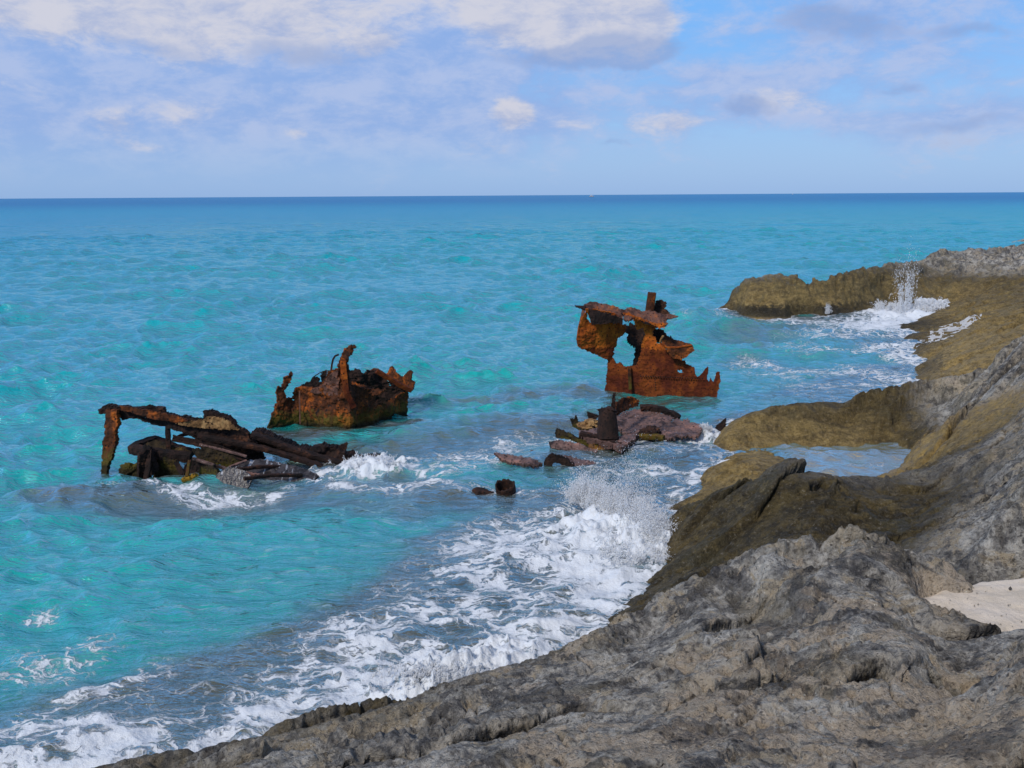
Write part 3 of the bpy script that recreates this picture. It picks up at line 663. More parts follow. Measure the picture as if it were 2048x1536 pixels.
ck = np.abs(perlin2(xr * 0.9 + 0.25 * perlin2(x * 5, y * 5, 7), yr * 1.7, 160)) / 1.0
crack = sstep(0.045, 0.0, ck) * sstep(-0.2, 0.2, perlin2(x * 0.8, y * 0.8, 161))
def slabs(X, Y, s_, k, seed, edge):
    q = k * fbm2(X, Y, s_, 4, 0.45, seed) + 0.06 * perlin2(X * 5.5, Y * 5.5, seed + 9) + 0.03 * perlin2(X * 17, Y * 17, seed + 10)
    f_ = q - np.floor(q)
    return np.where(f_ < 1 - edge, f_ / (1 - edge), (1 - f_) / edge) - 0.5, f_
def ledges(X, Y, q, edge, rnd):
    f_ = q - np.floor(q)
    up_ = np.clip(f_ / (1 - edge), 0, 1)
    h_ = np.where(f_ < 1 - edge, up_ - 0.5 * up_ ** rnd * 0.25, (1 - f_) / edge * 0.875)
    return h_ - 0.45, f_
qn = fbm2(xr * 0.55, yr * 1.0, 1.5, 3, 0.5, 700)
q1 = -0.62 * yr + 1.15 * qn + 0.035 * perlin2(x * 5.5, y * 5.5, 709) + 0.02 * perlin2(x * 15, y * 15, 710)
sl1, f1 = ledges(x, y, q1, 0.075, 6)
q2 = -1.1 * yr + 1.5 * fbm2(xr * 0.7 + 3, yr, 0.9, 3, 0.5, 720) + 0.05 * perlin2(x * 9, y * 9, 711)
sl2, f2 = ledges(x, y, q2, 0.10, 5)
amp_m = 0.45 + 0.75 * sstep(-0.3, 0.4, fbm2(x, y, 2.2, 2, 0.5, 740))
rock_up = (1 + 1.3 * sstep(11.5, 13.5, y) * sstep(21, 19, y) * sstep(5, 7, x)) * (1 - 0.25 * sstep(0.3, 0.9, wet))
lipd = sstep(0.15, 0.45, z)
vert = (0.17 * sl1 * (1 + 0.4 * farr) + 0.06 * sl2 * sstep(-0.1, 0.3, fbm2(x, y, 1.3, 2, 0.5, 745))) * amp_m * rock_up * lipd
groove = -0.045 * np.exp(-((f1 - 0.03) / 0.03) ** 2) * amp_m * lipd * (1 - farr)
calmv = 1 - 0.95 * np.clip(mS + mQ + mP, 0, 1)[act]
disp = 0.06 * n_big * (0.7 + 0.8 * farr) + 0.03 * terr * dry - 0.05 * crack * (1 - farr) + 0.022 * n_mid * dry * (0.75 + 0.9 * farr) * (0.55 + 0.45 * patch) + 0.009 * n_fine * dry * (0.8 + 2.2 * farr)
pw3 = worley2(x + 0.02 * perlin2(x * 20, y * 20, 4), y, 0.085, 29)
patch2 = sstep(0.0, 0.5, fbm2(x, y, 0.6, 3, 0.5, 78))
disp -= (0.07 * sstep(0.55, 0.30, pw) * patch + 0.032 * sstep(0.60, 0.35, pw3) * patch2 + 0.012 * sstep(0.6, 0.3, pw2)) * dry
ridge_top = sstep(0.9, 1.3, z) * farr
disp += 0.10 * ridge_top * fbm3(x, y, z, 0.4, 3, 0.6, 91, True)
disp *= 1 - 0.85 * np.clip(mS + mQ + mP, 0, 1)[act]
disp *= 1 - 0.55 * sstep(-0.05, -0.25, z)
P3[act] += NN[act] * disp[:, None]
lip_ = sstep(0.6, 0.9, z) * sstep(0.70, 0.90, f1) * sstep(1.0, 0.95, f1) * 0.075 * amp_m * lipd * calmv * (1 - farr)
P3[act] += np.stack([lip_ * 0.45, -lip_ * 0.85, (vert + groove) * calmv], -1)
RIM = np.zeros(TX.shape); RIM[act] = sstep(0.72, 0.90, f1) * sstep(0.3, 0.7, amp_m) * (1 - wet)
TZ = P3[..., 2]
fm = act[:-1, :-1] & act[1:, :-1] & act[:-1, 1:] & act[1:, 1:]
rc = (RR[:-1, :-1] + RR[1:, 1:]) / 2; ac = (AA[:-1, :-1] + AA[1:, 1:]) / 2
XC = rc * np.sin(ac); YC = rc * np.cos(ac)
zone = np.zeros(fm.shape, int)
bnd1 = np.interp(XC, [-9, -1, 2, 4.2, 6, 12], [14, 10.6, 9.8, 9.2, 9.3, 9.6])
zone[YC > bnd1] = 1
bnd2 = np.interp(XC, [0, 4, 7.8, 9.0, 12, 30], [20, 20.5, 20.5, 20.3, 19.5, 19])
zone[YC > bnd2] = 2
zone[YC > 70] = 3
flatV = P3.reshape(-1, 3)
att = {'algae': vals[..., 1].ravel(), 'tan': vals[..., 2].ravel(), 'gold': vals[..., 3].ravel(), 'blackband': vals[..., 4].ravel(), 'rim': RIM.ravel()}
for zi, nm_ in enumerate(('foreground_rock', 'rock_ledge', 'headland', 'far_point')):
    q = grid_quads(NR, NA, fm & (zone == zi))[:, ::-1]
    V, Q, A = compact(flatV, q, att)
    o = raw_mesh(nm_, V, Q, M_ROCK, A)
    tag(o, ('grey pitted limestone shelf along the bottom of the view', 'dark olive rock ledges around the tide pool', 'brown rocky headland with a low undercut wall', 'small far rocky point at the edge of the sea')[zi], kind='structure')

def ground(px_, py_):       # height of the built terrain at world x, y
    r = math.hypot(px_, py_); a = math.atan2(px_, py_)
    i = int(np.clip(np.searchsorted(ra, r), 0, NR - 1)); j = int(np.clip(np.searchsorted(aa, a), 0, NA - 1))
    return TZ[i, j]

# ------------------------------------------------------------------ sand caught in the hollows
def sand_sheet(px0, px1, py0, py1, z, poly, name='sand'):
    a = at_z(px0, py1, z); b = at_z(px1, py1, z); c = at_z(px0, py0, z); d = at_z(px1, py0, z)
    x0, x1 = min(a[0], c[0]), max(b[0], d[0]); y0, y1 = a[1], c[1]
    xs = np.arange(x0, x1, 0.025); ys = np.arange(y0, y1, 0.025)
    X, Y = np.meshgrid(xs, ys, indexing='ij')
    Z = z + 0.03 * fbm2(X, Y, 0.6, 3, 0.5, 5) + 0.008 * fbm2(X, Y, 0.12, 2, 0.5, 8)
    e = np.minimum(np.minimum(X - x0, x1 - X), np.minimum(Y - y0, y1 - Y)); pw_ = [at_z(a_, b_, z) for a_, b_ in poly]; Xw = X + 0.10 * fbm2(X, Y, 0.35, 3, 0.5, 61); Yw = Y + 0.12 * fbm2(X, Y, 0.35, 3, 0.5, 62)
    dd = np.where(inside(Xw, Yw, pw_), 0, seg_dist(Xw, Yw, pw_ + [pw_[0]])); Z = Z - 0.35 * sstep(0.0, 0.45, dd) - 0.35 * sstep(0.25, 0.0, e)
    o = raw_mesh(name, np.stack([X, Y, Z], -1).reshape(-1, 3), grid_quads(len(xs), len(ys)), M_SAND)
    return o
tag(sand_sheet(1770, 2300, 1105, 1315, 1.285, SANDP), 'pale sand filling the hollow in the grey rock', kind='structure')
tag(sand_sheet(1820, 1990, 1360, 1435, 1.41, SANDQ), 'pale sand in a small gap of the grey rock', kind='structure')

rp = np.random.default_rng(8); SP = []
for k in range(46):
    px, py = rp.uniform(1850, 2120), rp.uniform(1170, 1262); p = at_z(px, py, 1.285)
    if ground(p[0], p[1]) < 1.262: SP.append((p[0], p[1], 1.285, abs(rp.normal(0, 0.006)) + 0.003))
_o8 = np.array([(1, 0, 0), (-1, 0, 0), (0, 1, 0), (0, -1, 0), (0, 0, 1), (0, 0, -1)], float); _f8 = np.array([(0, 2, 4), (2, 1, 4), (1, 3, 4), (3, 0, 4), (2, 0, 5), (1, 2, 5), (3, 1, 5), (0, 3, 5)])
if SP:
    SP = np.array(SP); nS = len(SP)
    V = SP[:, None, :3] + np.array([0, 0, 0.006]) + _o8[None] * SP[:, None, 3:4] * rp.uniform(0.5, 1.3, (nS, 6, 1))
    tag(raw_mesh('gravel', V.reshape(-1, 3), (_f8[None] + (np.arange(nS) * 6)[:, None, None]).reshape(-1, 3), M_ROCK, smooth=False), 'scattered grit on the pale sand', kind='stuff')

# ------------------------------------------------------------------ sea
SR = np.concatenate([np.exp(np.arange(math.log(2.6), math.log(130), 0.0036)), np.exp(np.arange(math.log(130), math.log(600), 0.008)), np.exp(np.arange(math.log(600), math.log(32000), 0.05))])
SA = np.linspace(-R(50), R(50), 1150)
XR, XA = np.meshgrid(SR, SA, indexing='ij')
SX, SY = XR * np.sin(XA), XR * np.cos(XA)
nearm = XR < 75
nx, ny = SX[nearm], SY[nearm]
wx = nx + 0.35 * fbm2(nx, ny, 1.5, 3, 0.5, 201); wy = ny + 0.5 * fbm2(nx, ny, 1.8, 3, 0.5, 202)
def wpts(l): return [at_z(px, py, 0) for px, py in l]
def poly_field(l, soft):
    p = wpts(l); d = seg_dist(wx, wy, p + [p[0]]); s = np.where(inside(wx, wy, p), d, -d)
    return sstep(-soft * 0.5, soft * 0.6, s)
def stroke(l, rad): return sstep(rad, 0.0, seg_dist(wx, wy, wpts(l)))
# depth from the built terrain
ri = np.interp(np.log(np.hypot(nx, ny)), lr, np.arange(NR)); ai = (np.arctan2(nx, ny) + AMAX) / (2 * AMAX) * (NA - 1)
i0 = np.clip(ri.astype(int), 0, NR - 1); j0 = np.clip(np.round(ai).astype(int), 0, NA - 1)
tz = TZ[i0, j0]; tzs = TZ0[i0, j0]
foam = 0.74 * poly_field([(-400, 1640), (0, 1490), (250, 1425), (420, 1372), (600, 1330), (660, 1262), (760, 1190), (860, 1120), (960, 1050), (1050, 1010), (1140, 975), (1310, 985), (1420, 1150), (1300, 1260), (1150, 1390), (700, 1500), (200, 1680)], 1.1)
foam = np.maximum(foam, 0.84 * poly_field([(780, 1350), (900, 1270), (1050, 1170), (1130, 1060), (1180, 1000), (1300, 1000), (1350, 1150), (1170, 1330), (900, 1420), (600, 1460)], 0.9))
foam *= 1 - 0.72 * np.maximum.reduce([stroke([(860, 1185), (1000, 1165)], 0.75), stroke([(900, 1230), (1100, 1215)], 0.7), stroke([(560, 1360), (380, 1420), (150, 1470)], 0.5), stroke([(1180, 1045), (1230, 1050)], 0.6)])
for l, rad, v in (([(0, 1325), (120, 1335), (200, 1300)], 0.5, 0.45), ([(60, 1420), (200, 1390), (330, 1350)], 0.35, 0.55), ([(0, 1450), (180, 1480), (400, 1440), (620, 1370)], 0.35, 0.72), ([(0, 1520), (160, 1530), (300, 1500)], 0.4, 0.8),
                  ([(600, 945), (720, 930), (790, 925), (820, 945)], 0.6, 0.72), ([(640, 960), (750, 950)], 0.5, 0.6), ([(200, 955), (300, 968), (430, 985), (560, 975)], 0.32, 0.64), ([(350, 985), (420, 990)], 0.4, 0.75),
                  ([(640, 985), (900, 975), (1040, 985)], 0.45, 0.48), ([(860, 940), (1000, 925), (980, 900)], 0.8, 0.5), ([(850, 910), (960, 900)], 0.9, 0.45), ([(1400, 868), (1440, 866), (1300, 880)], 0.7, 0.75), ([(1300, 905), (1420, 890)], 0.9, 0.4),
                  ([(1150, 935), (1350, 940)], 0.8, 0.42), ([(1000, 880), (1120, 878)], 0.7, 0.45), ([(1500, 722), (1540, 730)], 0.9, 0.5), ([(1560, 745), (1700, 740), (1840, 762)], 1.6, 0.52), ([(1650, 700), (1800, 705)], 2.4, 0.45),
                  ([(1580, 770), (1700, 775)], 1.2, 0.4), ([(1560, 640), (1640, 645), (1740, 632)], 1.6, 0.62), ([(1740, 655), (1800, 640), (1880, 610)], 3.2, 0.9), ([(1640, 668), (1780, 662)], 2.0, 0.5), ([(1800, 690), (1830, 720)], 1.6, 0.7),
                  ([(1400, 625), (1500, 633)], 1.0, 0.3), ([(1570, 905), (1640, 912)], 0.5, 0.6), ([(1740, 940), (1790, 935)], 0.35, 0.7), ([(1280, 945), (1400, 1000), (1330, 1020)], 0.5, 0.35), ([(1320, 630), (1420, 618)], 1.5, 0.22), ([(90, 1230), (110, 1232)], 0.25, 0.5), ([(130, 1300), (160, 1300)], 0.2, 0.6)):
    foam = np.maximum(foam, v * stroke(l, rad))
shore = sstep(-0.55, -0.05, tzs) * (0.35 + 0.5 * sstep(-0.3, 0.3, fbm2(nx, ny, 0.8, 3, 0.5, 300)))
foam = np.maximum(foam, shore * np.where(ny > 20, 0.75, 0.8) * np.where((ny < 17.8) & (ny > 14) & (nx > 3.9), 0.25, 1.0))
cov = sstep(20, 40, np.hypot(nx, ny))
foam += 0.10 * fbm2(nx, ny, 1.1, 3, 0.5, 310) * (foam > 0.03)
foam = np.clip(foam, 0, 1)
reef = np.zeros_like(nx)
for l, rad, v in (([(100, 985), (400, 995), (750, 975), (1000, 1000)], 1.5, 0.85), ([(620, 930), (900, 890), (1100, 850), (1250, 840)], 2.4, 0.85), ([(560, 870), (800, 850)], 0.9, 0.9), ([(850, 800), (1050, 785), (1200, 785)], 1.4, 0.75), ([(1200, 800), (1430, 800)], 0.5, 0.6), ([(1500, 722), (1800, 760)], 2.0, 0.6),
                  ([(1500, 670), (1640, 655), (1800, 690)], 3.0, 0.65), ([(1100, 920), (1400, 900), (1400, 960)], 2.0, 0.85), ([(1480, 640), (1780, 640)], 2.0, 0.8), ([(930, 1060), (760, 1200), (560, 1320), (300, 1420), (0, 1480)], 1.0, 0.8), ([(1300, 620), (1450, 620)], 2.0, 0.3), ([(640, 1010), (900, 1010)], 0.8, 0.7), ([(1480, 700), (1560, 690)], 0.6, 0.6), ([(560, 955), (330, 940)], 1.1, 0.8), ([(120, 960), (240, 930)], 0.5, 0.6)):
    reef = np.maximum(reef, v * stroke(l, rad))
reef = np.maximum(reef, sstep(-0.62, -0.25, tzs))
_pool = (ny < 17.8) & (ny > 13.5) & (nx > 3.9)
reef[_pool] = 0.0; foam[_pool] *= 0.45
FO = np.zeros(SX.shape); FO[nearm] = foam
RE = np.zeros(SX.shape); RE[nearm] = reef
SI = np.zeros(SX.shape); SI[nearm] = _pool * sstep(4.3, 4.9, nx) * sstep(18.2, 17.2, ny)
DE = np.full(SX.shape, 4.0); DE[nearm] = np.clip(-tz, 0, 4) * np.where(_pool, 0.25, 1.0)
# waves: a directional sum of trochoids, each faded where the mesh gets too coarse to carry it
rng = np.random.default_rng(4)
DX = np.zeros(SX.shape); DY = np.zeros(SX.shape); DZ = np.zeros(SX.shape)
spac = np.maximum(np.gradient(SR)[:, None] * np.ones((1, len(SA))), XR * (SA[1] - SA[0]))
calm = np.ones(SX.shape); calm[nearm] = 0.35 + 0.65 * sstep(-0.15, -1.6, tzs)
mod = 0.75 + 0.5 * fbm2(SX, SY, 9.0, 2, 0.5, 401)
wl_all = np.exp(np.linspace(math.log(0.28), math.log(9.5), 46))
sel = XR < 600
sx_, sy_, sp_, cm_, md_ = SX[sel], SY[sel], spac[sel], calm[sel], mod[sel]
ax_ = np.zeros_like(sx_); ay_ = np.zeros_like(sx_); az_ = np.zeros_like(sx_)
for wl in wl_all:
    th = R(-72) + rng.normal(0, 0.70 if wl < 2 else 0.42)       # direction of travel: towards the shore, to the right
    k = 2 * math.pi / wl
    amp = 0.0205 * wl ** 0.85 if wl < 3.4 else 0.0205 * 3.4 ** 0.85 * (3.4 / wl) ** 0.7
    fade = sstep(2.0, 4.0, wl / sp_)
    ph = k * (sx_ * math.cos(th) + sy_ * math.sin(th)) + rng.uniform(0, 6.28) + 0.9 * perlin2(sx_ / (wl * 3.1), sy_ / (wl * 3.1), int(wl * 100))
    A_ = amp * fade * md_ * (cm_ if wl > 0.8 else 0.5 + 0.5 * cm_)
    az_ += A_ * np.cos(ph); s_ = A_ * np.sin(ph) * 0.85
    ax_ -= s_ * math.cos(th); ay_ -= s_ * math.sin(th)
DX[sel], DY[sel], DZ[sel] = ax_, ay_, az_
# churned surface under the foam, and lumps of white water against the rock
ch = np.zeros(SX.shape)
ch[nearm] = foam * (0.045 * fbm2(nx, ny, 0.42, 4, 0.55, 501) + 0.018 * np.abs(fbm2(nx, ny, 0.16, 3, 0.6, 511)))
def heap(px, py, r, h, seed):
    global ch, FO
    p = at_z(px, py, 0); d = np.hypot(SX - p[0], (SY - p[1])) / r
    m = d < 1.6
    n = fbm2(SX[m], SY[m], r * 0.45, 4, 0.6, seed)
    bl = sstep(1.3, 0.0, d[m] - 0.45 * n); ch[m] += h * bl * (1 + 0.5 * n)
    FO[m] = np.maximum(FO[m], np.clip(bl * 1.5, 0, 1))
heap(900, 1345, 0.45, 0.16, 601); heap(820, 1380, 0.35, 0.1, 602); heap(1010, 1320, 0.35, 0.08, 603)
heap(1190, 1055, 0.8, 0.13, 604); heap(1250, 1035, 0.7, 0.15, 605); heap(1290, 1090, 0.6, 0.14, 606)
heap(1850, 615, 1.3, 0.28, 607); heap(1800, 630, 1.5, 0.16, 608); heap(740, 930, 0.8, 0.16, 609); heap(1412, 868, 0.35, 0.14, 610)
SV = np.stack([SX + DX, SY + DY, DZ + ch], -1)
sea = raw_mesh('sea', SV.reshape(-1, 3), grid_quads(len(SR), len(SA))[:, ::-1], M_SEA, {'foam': FO.ravel(), 'reef': RE.ravel(), 'depth': DE.ravel(), 'silt': SI.ravel()})
tag(sea, 'turquoise choppy sea turning navy at the horizon', kind='structure')

# ------------------------------------------------------------------ wreckage builders
def conv(x0, y0, s): return lambda pts: [(x0 + a / s, y0 + b / s) for a, b in pts]
ZR = conv(1100, 560, 5.12); ZM = conv(500, 680, 5.689); ZL = conv(160, 660, 2.926); ZF = conv(900, 760, 3.413)

def plane(px, py, y, n):
    """depth function: sheet through the point seen at px,py at distance y, with normal n"""
    p0 = at_y(np.array(px), np.array(py), y) ; n = np.array(n, float)
    def f(PX, PY):
        d = rays(PX, PY); o = np.array([0, 0, H])
        t = ((p0 - o) @ n) / (d @ n)
        return d[..., 1] * t
    return f
def wall(xs, ys, tilt=0.0, py0=0.0):
    """upright sheet whose distance follows px"""
    return lambda PX, PY: np.interp(PX, xs, ys) + tilt * (PY - py0)

def plate(name, outline, depth, mat, parent=None, thick=0.03, step=1.25, jag=2.2, dent=0.03, holes=(), seed=1, rot=0.0):
    xs = [p[0] for p in outline]; ys = [p[1] for p in outline]
    gx = np.arange(min(xs) - 4, max(xs) + 4, step); gy = np.arange(min(ys) - 4, max(ys) + 4, step)
    GX, GY = np.meshgrid(gx, gy, indexing='ij')
    cx, cy = (GX[:-1, :-1] + step / 2), (GY[:-1, :-1] + step / 2)
    jx = cx + jag * fbm2(cx, cy, 9, 4, 0.7, seed); jy = cy + jag * fbm2(cx, cy, 9, 4, 0.7, seed + 50)
    m = inside(jx, jy, outline)
    for hl in holes: m &= ~inside(jx, jy, hl)
    if rot > 0:   # small rust-through holes
        m &= ~((fbm2(cx, cy, 13, 3, 0.6, seed + 77) > 1.0 - rot))
    Y = depth(GX, GY)
    Pt = at_y(GX, GY, Y)
    # bring the surface to life: dents and flakes along its own normal
    g0 = np.gradient(Pt, axis=0); g1 = np.gradient(Pt, axis=1)
    N = np.cross(g1, g0); N /= np.linalg.norm(N, axis=-1, keepdims=True) + 1e-9
    tocam = np.array([0, 0, H]) - Pt; sgn = np.sign((N * tocam).sum(-1)); N *= sgn[..., None]
    w_ = dent * fbm3(Pt[..., 0], Pt[..., 1], Pt[..., 2], 0.45, 4, 0.55, seed + 5)*1.6 + 0.008 * fbm3(Pt[..., 0], Pt[..., 1], Pt[..., 2], 0.06, 2, 0.6, seed + 9)
    A_ = Pt + N * w_[..., None]; tk = thick * (1 + 0.5 * fbm2(GX, GY, 20, 2, 0.5, seed + 3))
    B_ = A_ - N * tk[..., None]
    nr, nc = GX.shape; idx = np.arange(nr * nc).reshape(nr, nc); off = nr * nc
    q = np.stack([idx[:-1, :-1], idx[1:, :-1], idx[1:, 1:], idx[:-1, 1:]], -1)
    mp = np.pad(m, 1)
    fr = q[m]; bk = q[m][:, ::-1] + off
    sides = []
    for (di, dj, ca, cb) in ((-1, 0, 0, 3), (1, 0, 1, 2), (0, -1, 0, 1), (0, 1, 3, 2)):
        nb = mp[1 + di:1 + di + m.shape[0], 1 + dj:1 + dj + m.shape[1]]
        e = m & ~nb; a, b = q[e][:, ca], q[e][:, cb]
        s4 = np.stack([a, b, b + off, a + off], -1)
        sides.append(s4 if (ca, cb) in ((0, 3), (1, 2)) else s4[:, ::-1])
    Q = np.concatenate([fr, bk] + sides); V = np.concatenate([A_.reshape(-1, 3), B_.reshape(-1, 3)])
    V, Q, _ = compact(V, Q, {})
    o = raw_mesh(name, V, Q, mat, smooth=False)
    if parent is not None: adopt(o, parent)
    return o

def bar(name, pts, wid, hgt, mat, parent=None, seed=1, L=False, ragged=0.25):
    """bent iron bar along 3-D points; L gives it an angle section"""
    pts = [np.array(p, float) for p in pts]; P_ = []
    for a, b in zip(pts[:-1], pts[1:]):
        n = max(2, int(np.linalg.norm(b - a) / 0.03))
        P_ += [a + (b - a) * i / n for i in range(n)]
    P_.append(pts[-1]); P_ = np.array(P_); n = len(P_)
    T_ = np.gradient(P_, axis=0); T_ /= np.linalg.norm(T_, axis=1, keepdims=True) + 1e-9
    upv = np.array([0.05, -0.25, 0.97]); 
    if abs(T_[n // 2] @ upv) > 0.85: upv = np.array([0.1, -1, 0.1])
    S_ = np.cross(T_, upv); S_ /= np.linalg.norm(S_, axis=1, keepdims=True) + 1e-9; U_ = np.cross(S_, T_)
    if L: sec = [(-.5, -.5), (.5, -.5), (.5, -.3), (-.3, -.3), (-.3, .5), (-.5, .5)]
    else: sec = [(-.5, -.5), (0, -.55), (.5, -.5), (.55, 0), (.5, .5), (0, .55), (-.5, .5), (-.55, 0)]
    k = len(sec); V = []
    tt = np.arange(n)
    for j, (a, b) in enumerate(sec):
        ww = wid * (1 + ragged * perlin2(tt * 0.31 + j * 5.1, tt * 0 + seed, seed + j)); hh_ = hgt * (1 + ragged * perlin2(tt * 0.27 + j * 3.3, tt * 0 + seed + 9, seed + j + 20))
        V.append(P_ + S_ * (a * ww)[:, None] + U_ * (b * hh_)[:, None])
    V = np.stack(V, 1).reshape(-1, 3)
    Q = []
    for i in range(n - 1):
        for j in range(k): Q.append((i * k + j, i * k + (j + 1) % k, (i + 1) * k + (j + 1) % k, (i + 1) * k + j))
    me = bpy.data.meshes.new(name); faces = Q + [tuple(range(k))[::-1], tuple((n - 1) * k + j for j in range(k))]
    me.from_pydata([tuple(v) for v in V], [], faces); me.materials.append(mat)
    o = bpy.data.objects.new(name, me); C.objects.link(o)
    if parent is not None: adopt(o, parent)
    return o

def tube(name, base, top, rad, wall_, mat, parent=None, seed=1, n=36, rag=0.15, rtop=None):
    """open iron pipe with a ragged rim"""
    base = np.array(base, float); top = np.array(top, float); ax = top - base; Ln = np.linalg.norm(ax); ax /= Ln
    s = np.cross(ax, [0, 1, 0.01]); s /= np.linalg.norm(s); u = np.cross(s, ax)
    m = max(6, int(Ln / 0.03)); V = []
    rtop = rtop or rad
    a = np.linspace(0, 2 * math.pi, n + 1)[:-1]
    for side in (0, 1):
        for i in range(m + 1):
            f = i / m
            l = Ln * f
            rr = (rad + (rtop - rad) * f) * (1 + 0.05 * perlin2(a * 2, a * 0 + f * 4, seed)) - side * wall_
            ll = l + (rag * rad * perlin2(np.cos(a) * 2.2 + 5, np.sin(a) * 2.2, seed + 3) if i == m else 0)
            V.append(base + np.outer(np.cos(a) * rr, s) + np.outer(np.sin(a) * rr, u) + np.outer(np.ones(n) * ll, ax))
    V = np.concatenate(V); Q = []
    for side in (0, 1):
        o_ = side * (m + 1) * n
        for i in range(m):
            for j in range(n):
                q = (o_ + i * n + j, o_ + i * n + (j + 1) % n, o_ + (i + 1) * n + (j + 1) % n, o_ + (i + 1) * n + j)
                Q.append(q if side == 0 else q[::-1])
    for j in range(n): Q.append((m * n + j, m * n + (j + 1) % n, (2 * m + 1) * n + (j + 1) % n, (2 * m + 1) * n + j))
    o = raw_mesh(name, V, np.array(Q), mat, smooth=True)
    if parent is not None: adopt(o, parent)
    return o

def lump(name, center, size, mat, parent=None, seed=1, sub=4, rough=0.35):
    """knobbly lump of corroded iron or stone"""
    import bmesh
    bm = bmesh.new(); bmesh.ops.create_icosphere(bm, subdivisions=sub, radius=1.0)
    v = np.array([x.co for x in bm.verts]); d = 1 + rough * fbm3(v[:, 0] * 1.3 + seed * 7, v[:, 1] * 1.3, v[:, 2] * 1.3, 0.9, 4, 0.55, seed) * 1.6
    v = v * d[:, None] * np.array(size)
    for i, x in enumerate(bm.verts): x.co = Vector(v[i]) + Vector(center)
    me = bpy.data.meshes.new(name); bm.to_mesh(me); bm.free(); me.materials.append(mat)
    o = bpy.data.objects.new(name, me); C.objects.link(o)
    if parent is not None: adopt(o, parent)
    return o
def at(px, py, y): return at_y(np.array(float(px)), np.array(float(py)), float(y))
def Z1(f, a, b, y): p = f([(a, b)])[0]; return at(p[0], p[1], y)

# ------------------------------------------------------------------ wreck 1: tall orange hull fragment with a deck and a pipe
hx = [1200, 1330, 1440]; hy = [22.75, 22.2, 21.85]
WR = empty('hull_fragment', tuple(at_z(1320, 790, 0.0)), 'tall orange rusted hull piece with a ragged deck and a pipe on top', 'shipwreck')
plate('hull_plate', ZR([(540, 1300), (556, 1130), (578, 1000), (590, 900), (588, 800), (645, 790), (655, 830), (690, 862), (720, 848), (760, 882), (800, 888), (850, 872), (880, 880), (905, 830), (925, 760), (935, 700), (950, 620), (975, 560), (960, 495), (900, 510), (870, 450), (850, 385), (1000, 395), (1110, 470), (1060, 510), (1045, 560), (1078, 600), (1090, 650), (1135, 655), (1170, 700), (1240, 720), (1330, 790), (1355, 825), (1390, 830), (1400, 862), (1450, 875), (1488, 912), (1480, 960), (1500, 990), (1530, 990), (1560, 950), (1590, 915), (1612, 885), (1624, 950), (1600, 1015), (1622, 1040), (1645, 1005), (1680, 1045), (1700, 950), (1738, 944), (1744, 1040), (1716, 1140), (1690, 1300)]),
      wall(hx, hy, 0.0005, 780), M_ORANGE, WR, 0.035, holes=[ZR([(1308, 918), (1345, 925), (1362, 952), (1318, 952)])], seed=11, dent=0.022, jag=1.6)
plate('side_plate', ZR([(375, 290), (345, 370), (312, 430), (287, 540), (278, 600), (285, 680), (350, 715), (450, 760), (530, 795), (600, 815), (640, 805), (655, 730), (685, 680), (690, 600), (740, 570), (775, 540), (770, 480), (738, 450), (745, 380), (600, 330), (450, 300)]),
      wall([1150, 1200, 1255], [22.3, 22.45, 22.7], 0.004, 700), M_ORANGE, WR, 0.035, holes=[ZR([(388, 340), (410, 390), (422, 440), (404, 436), (384, 400)])], seed=12, dent=0.025, jag=1.6)
plate('inner_frame', ZR([(755, 452), (800, 470), (812, 436), (860, 460), (960, 470), (985, 540), (960, 640), (945, 700), (930, 800), (905, 900), (840, 884), (862, 780), (880, 700), (830, 668), (795, 640), (788, 590), (800, 548), (760, 535)]),
      wall([1240, 1290], [23.1, 22.9]), M_DARK, WR, 0.06, seed=13)
plate('deck_plate', ZR([(350, 300), (348, 250), (400, 225), (560, 245), (700, 288), (765, 310), (748, 360), (755, 400), (700, 388), (600, 362), (500, 332), (400, 305)]),
      plane(1200, 620, 22.3, (0.28, -0.62, 0.80)), M_DECK, WR, 0.035, seed=14, dent=0.035, jag=1.3)
plate('deck_plate', ZR([(720, 302), (860, 285), (950, 290), (1100, 330), (1210, 350), (1228, 380), (1190, 410), (1200, 450), (1165, 485), (1100, 468), (1030, 432), (900, 398), (850, 390), (800, 420), (765, 400), (745, 345)]),
      plane(1290, 632, 22.1, (0.22, -0.55, 0.80)), M_DECK, WR, 0.04, seed=15, dent=0.05, jag=1.6)
plate('torn_edge', ZR([(748, 345), (800, 330), (860, 370), (980, 410), (1100, 450), (1190, 440), (1170, 500), (1150, 480), (1120, 500), (1080, 470), (1000, 430), (900, 405), (850, 400), (830, 415), (800, 425), (765, 400)]),
      wall([1240, 1340], [21.98, 21.9]), M_ORANGE, WR, 0.03, seed=25, jag=2.0)
plate('spike', ZR([(243, 258), (330, 266), (372, 262), (352, 302), (300, 287)]), plane(1160, 612, 22.2, (0.1, -0.7, 0.7)), M_DARK, WR, 0.03, seed=16, jag=0.6)
plate('spike', ZR([(1205, 342), (1322, 365), (1218, 402), (1188, 395)]), plane(1346, 632, 22.1, (0.1, -0.7, 0.7)), M_DECK, WR, 0.03, seed=17, jag=0.8)
tube('pipe', Z1(ZR, 1018, 320, 22.45), Z1(ZR, 1046, 128, 22.45), 0.098, 0.016, M_BROWN, WR, 5)
plate('bracket', ZR([(1050, 310), (1085, 215), (1120, 198), (1172, 220), (1187, 262), (1168, 290), (1212, 320), (1228, 372), (1180, 385), (1100, 355)]), wall([1300, 1345], [22.7, 22.5]), M_DARK, WR, 0.07, seed=18)
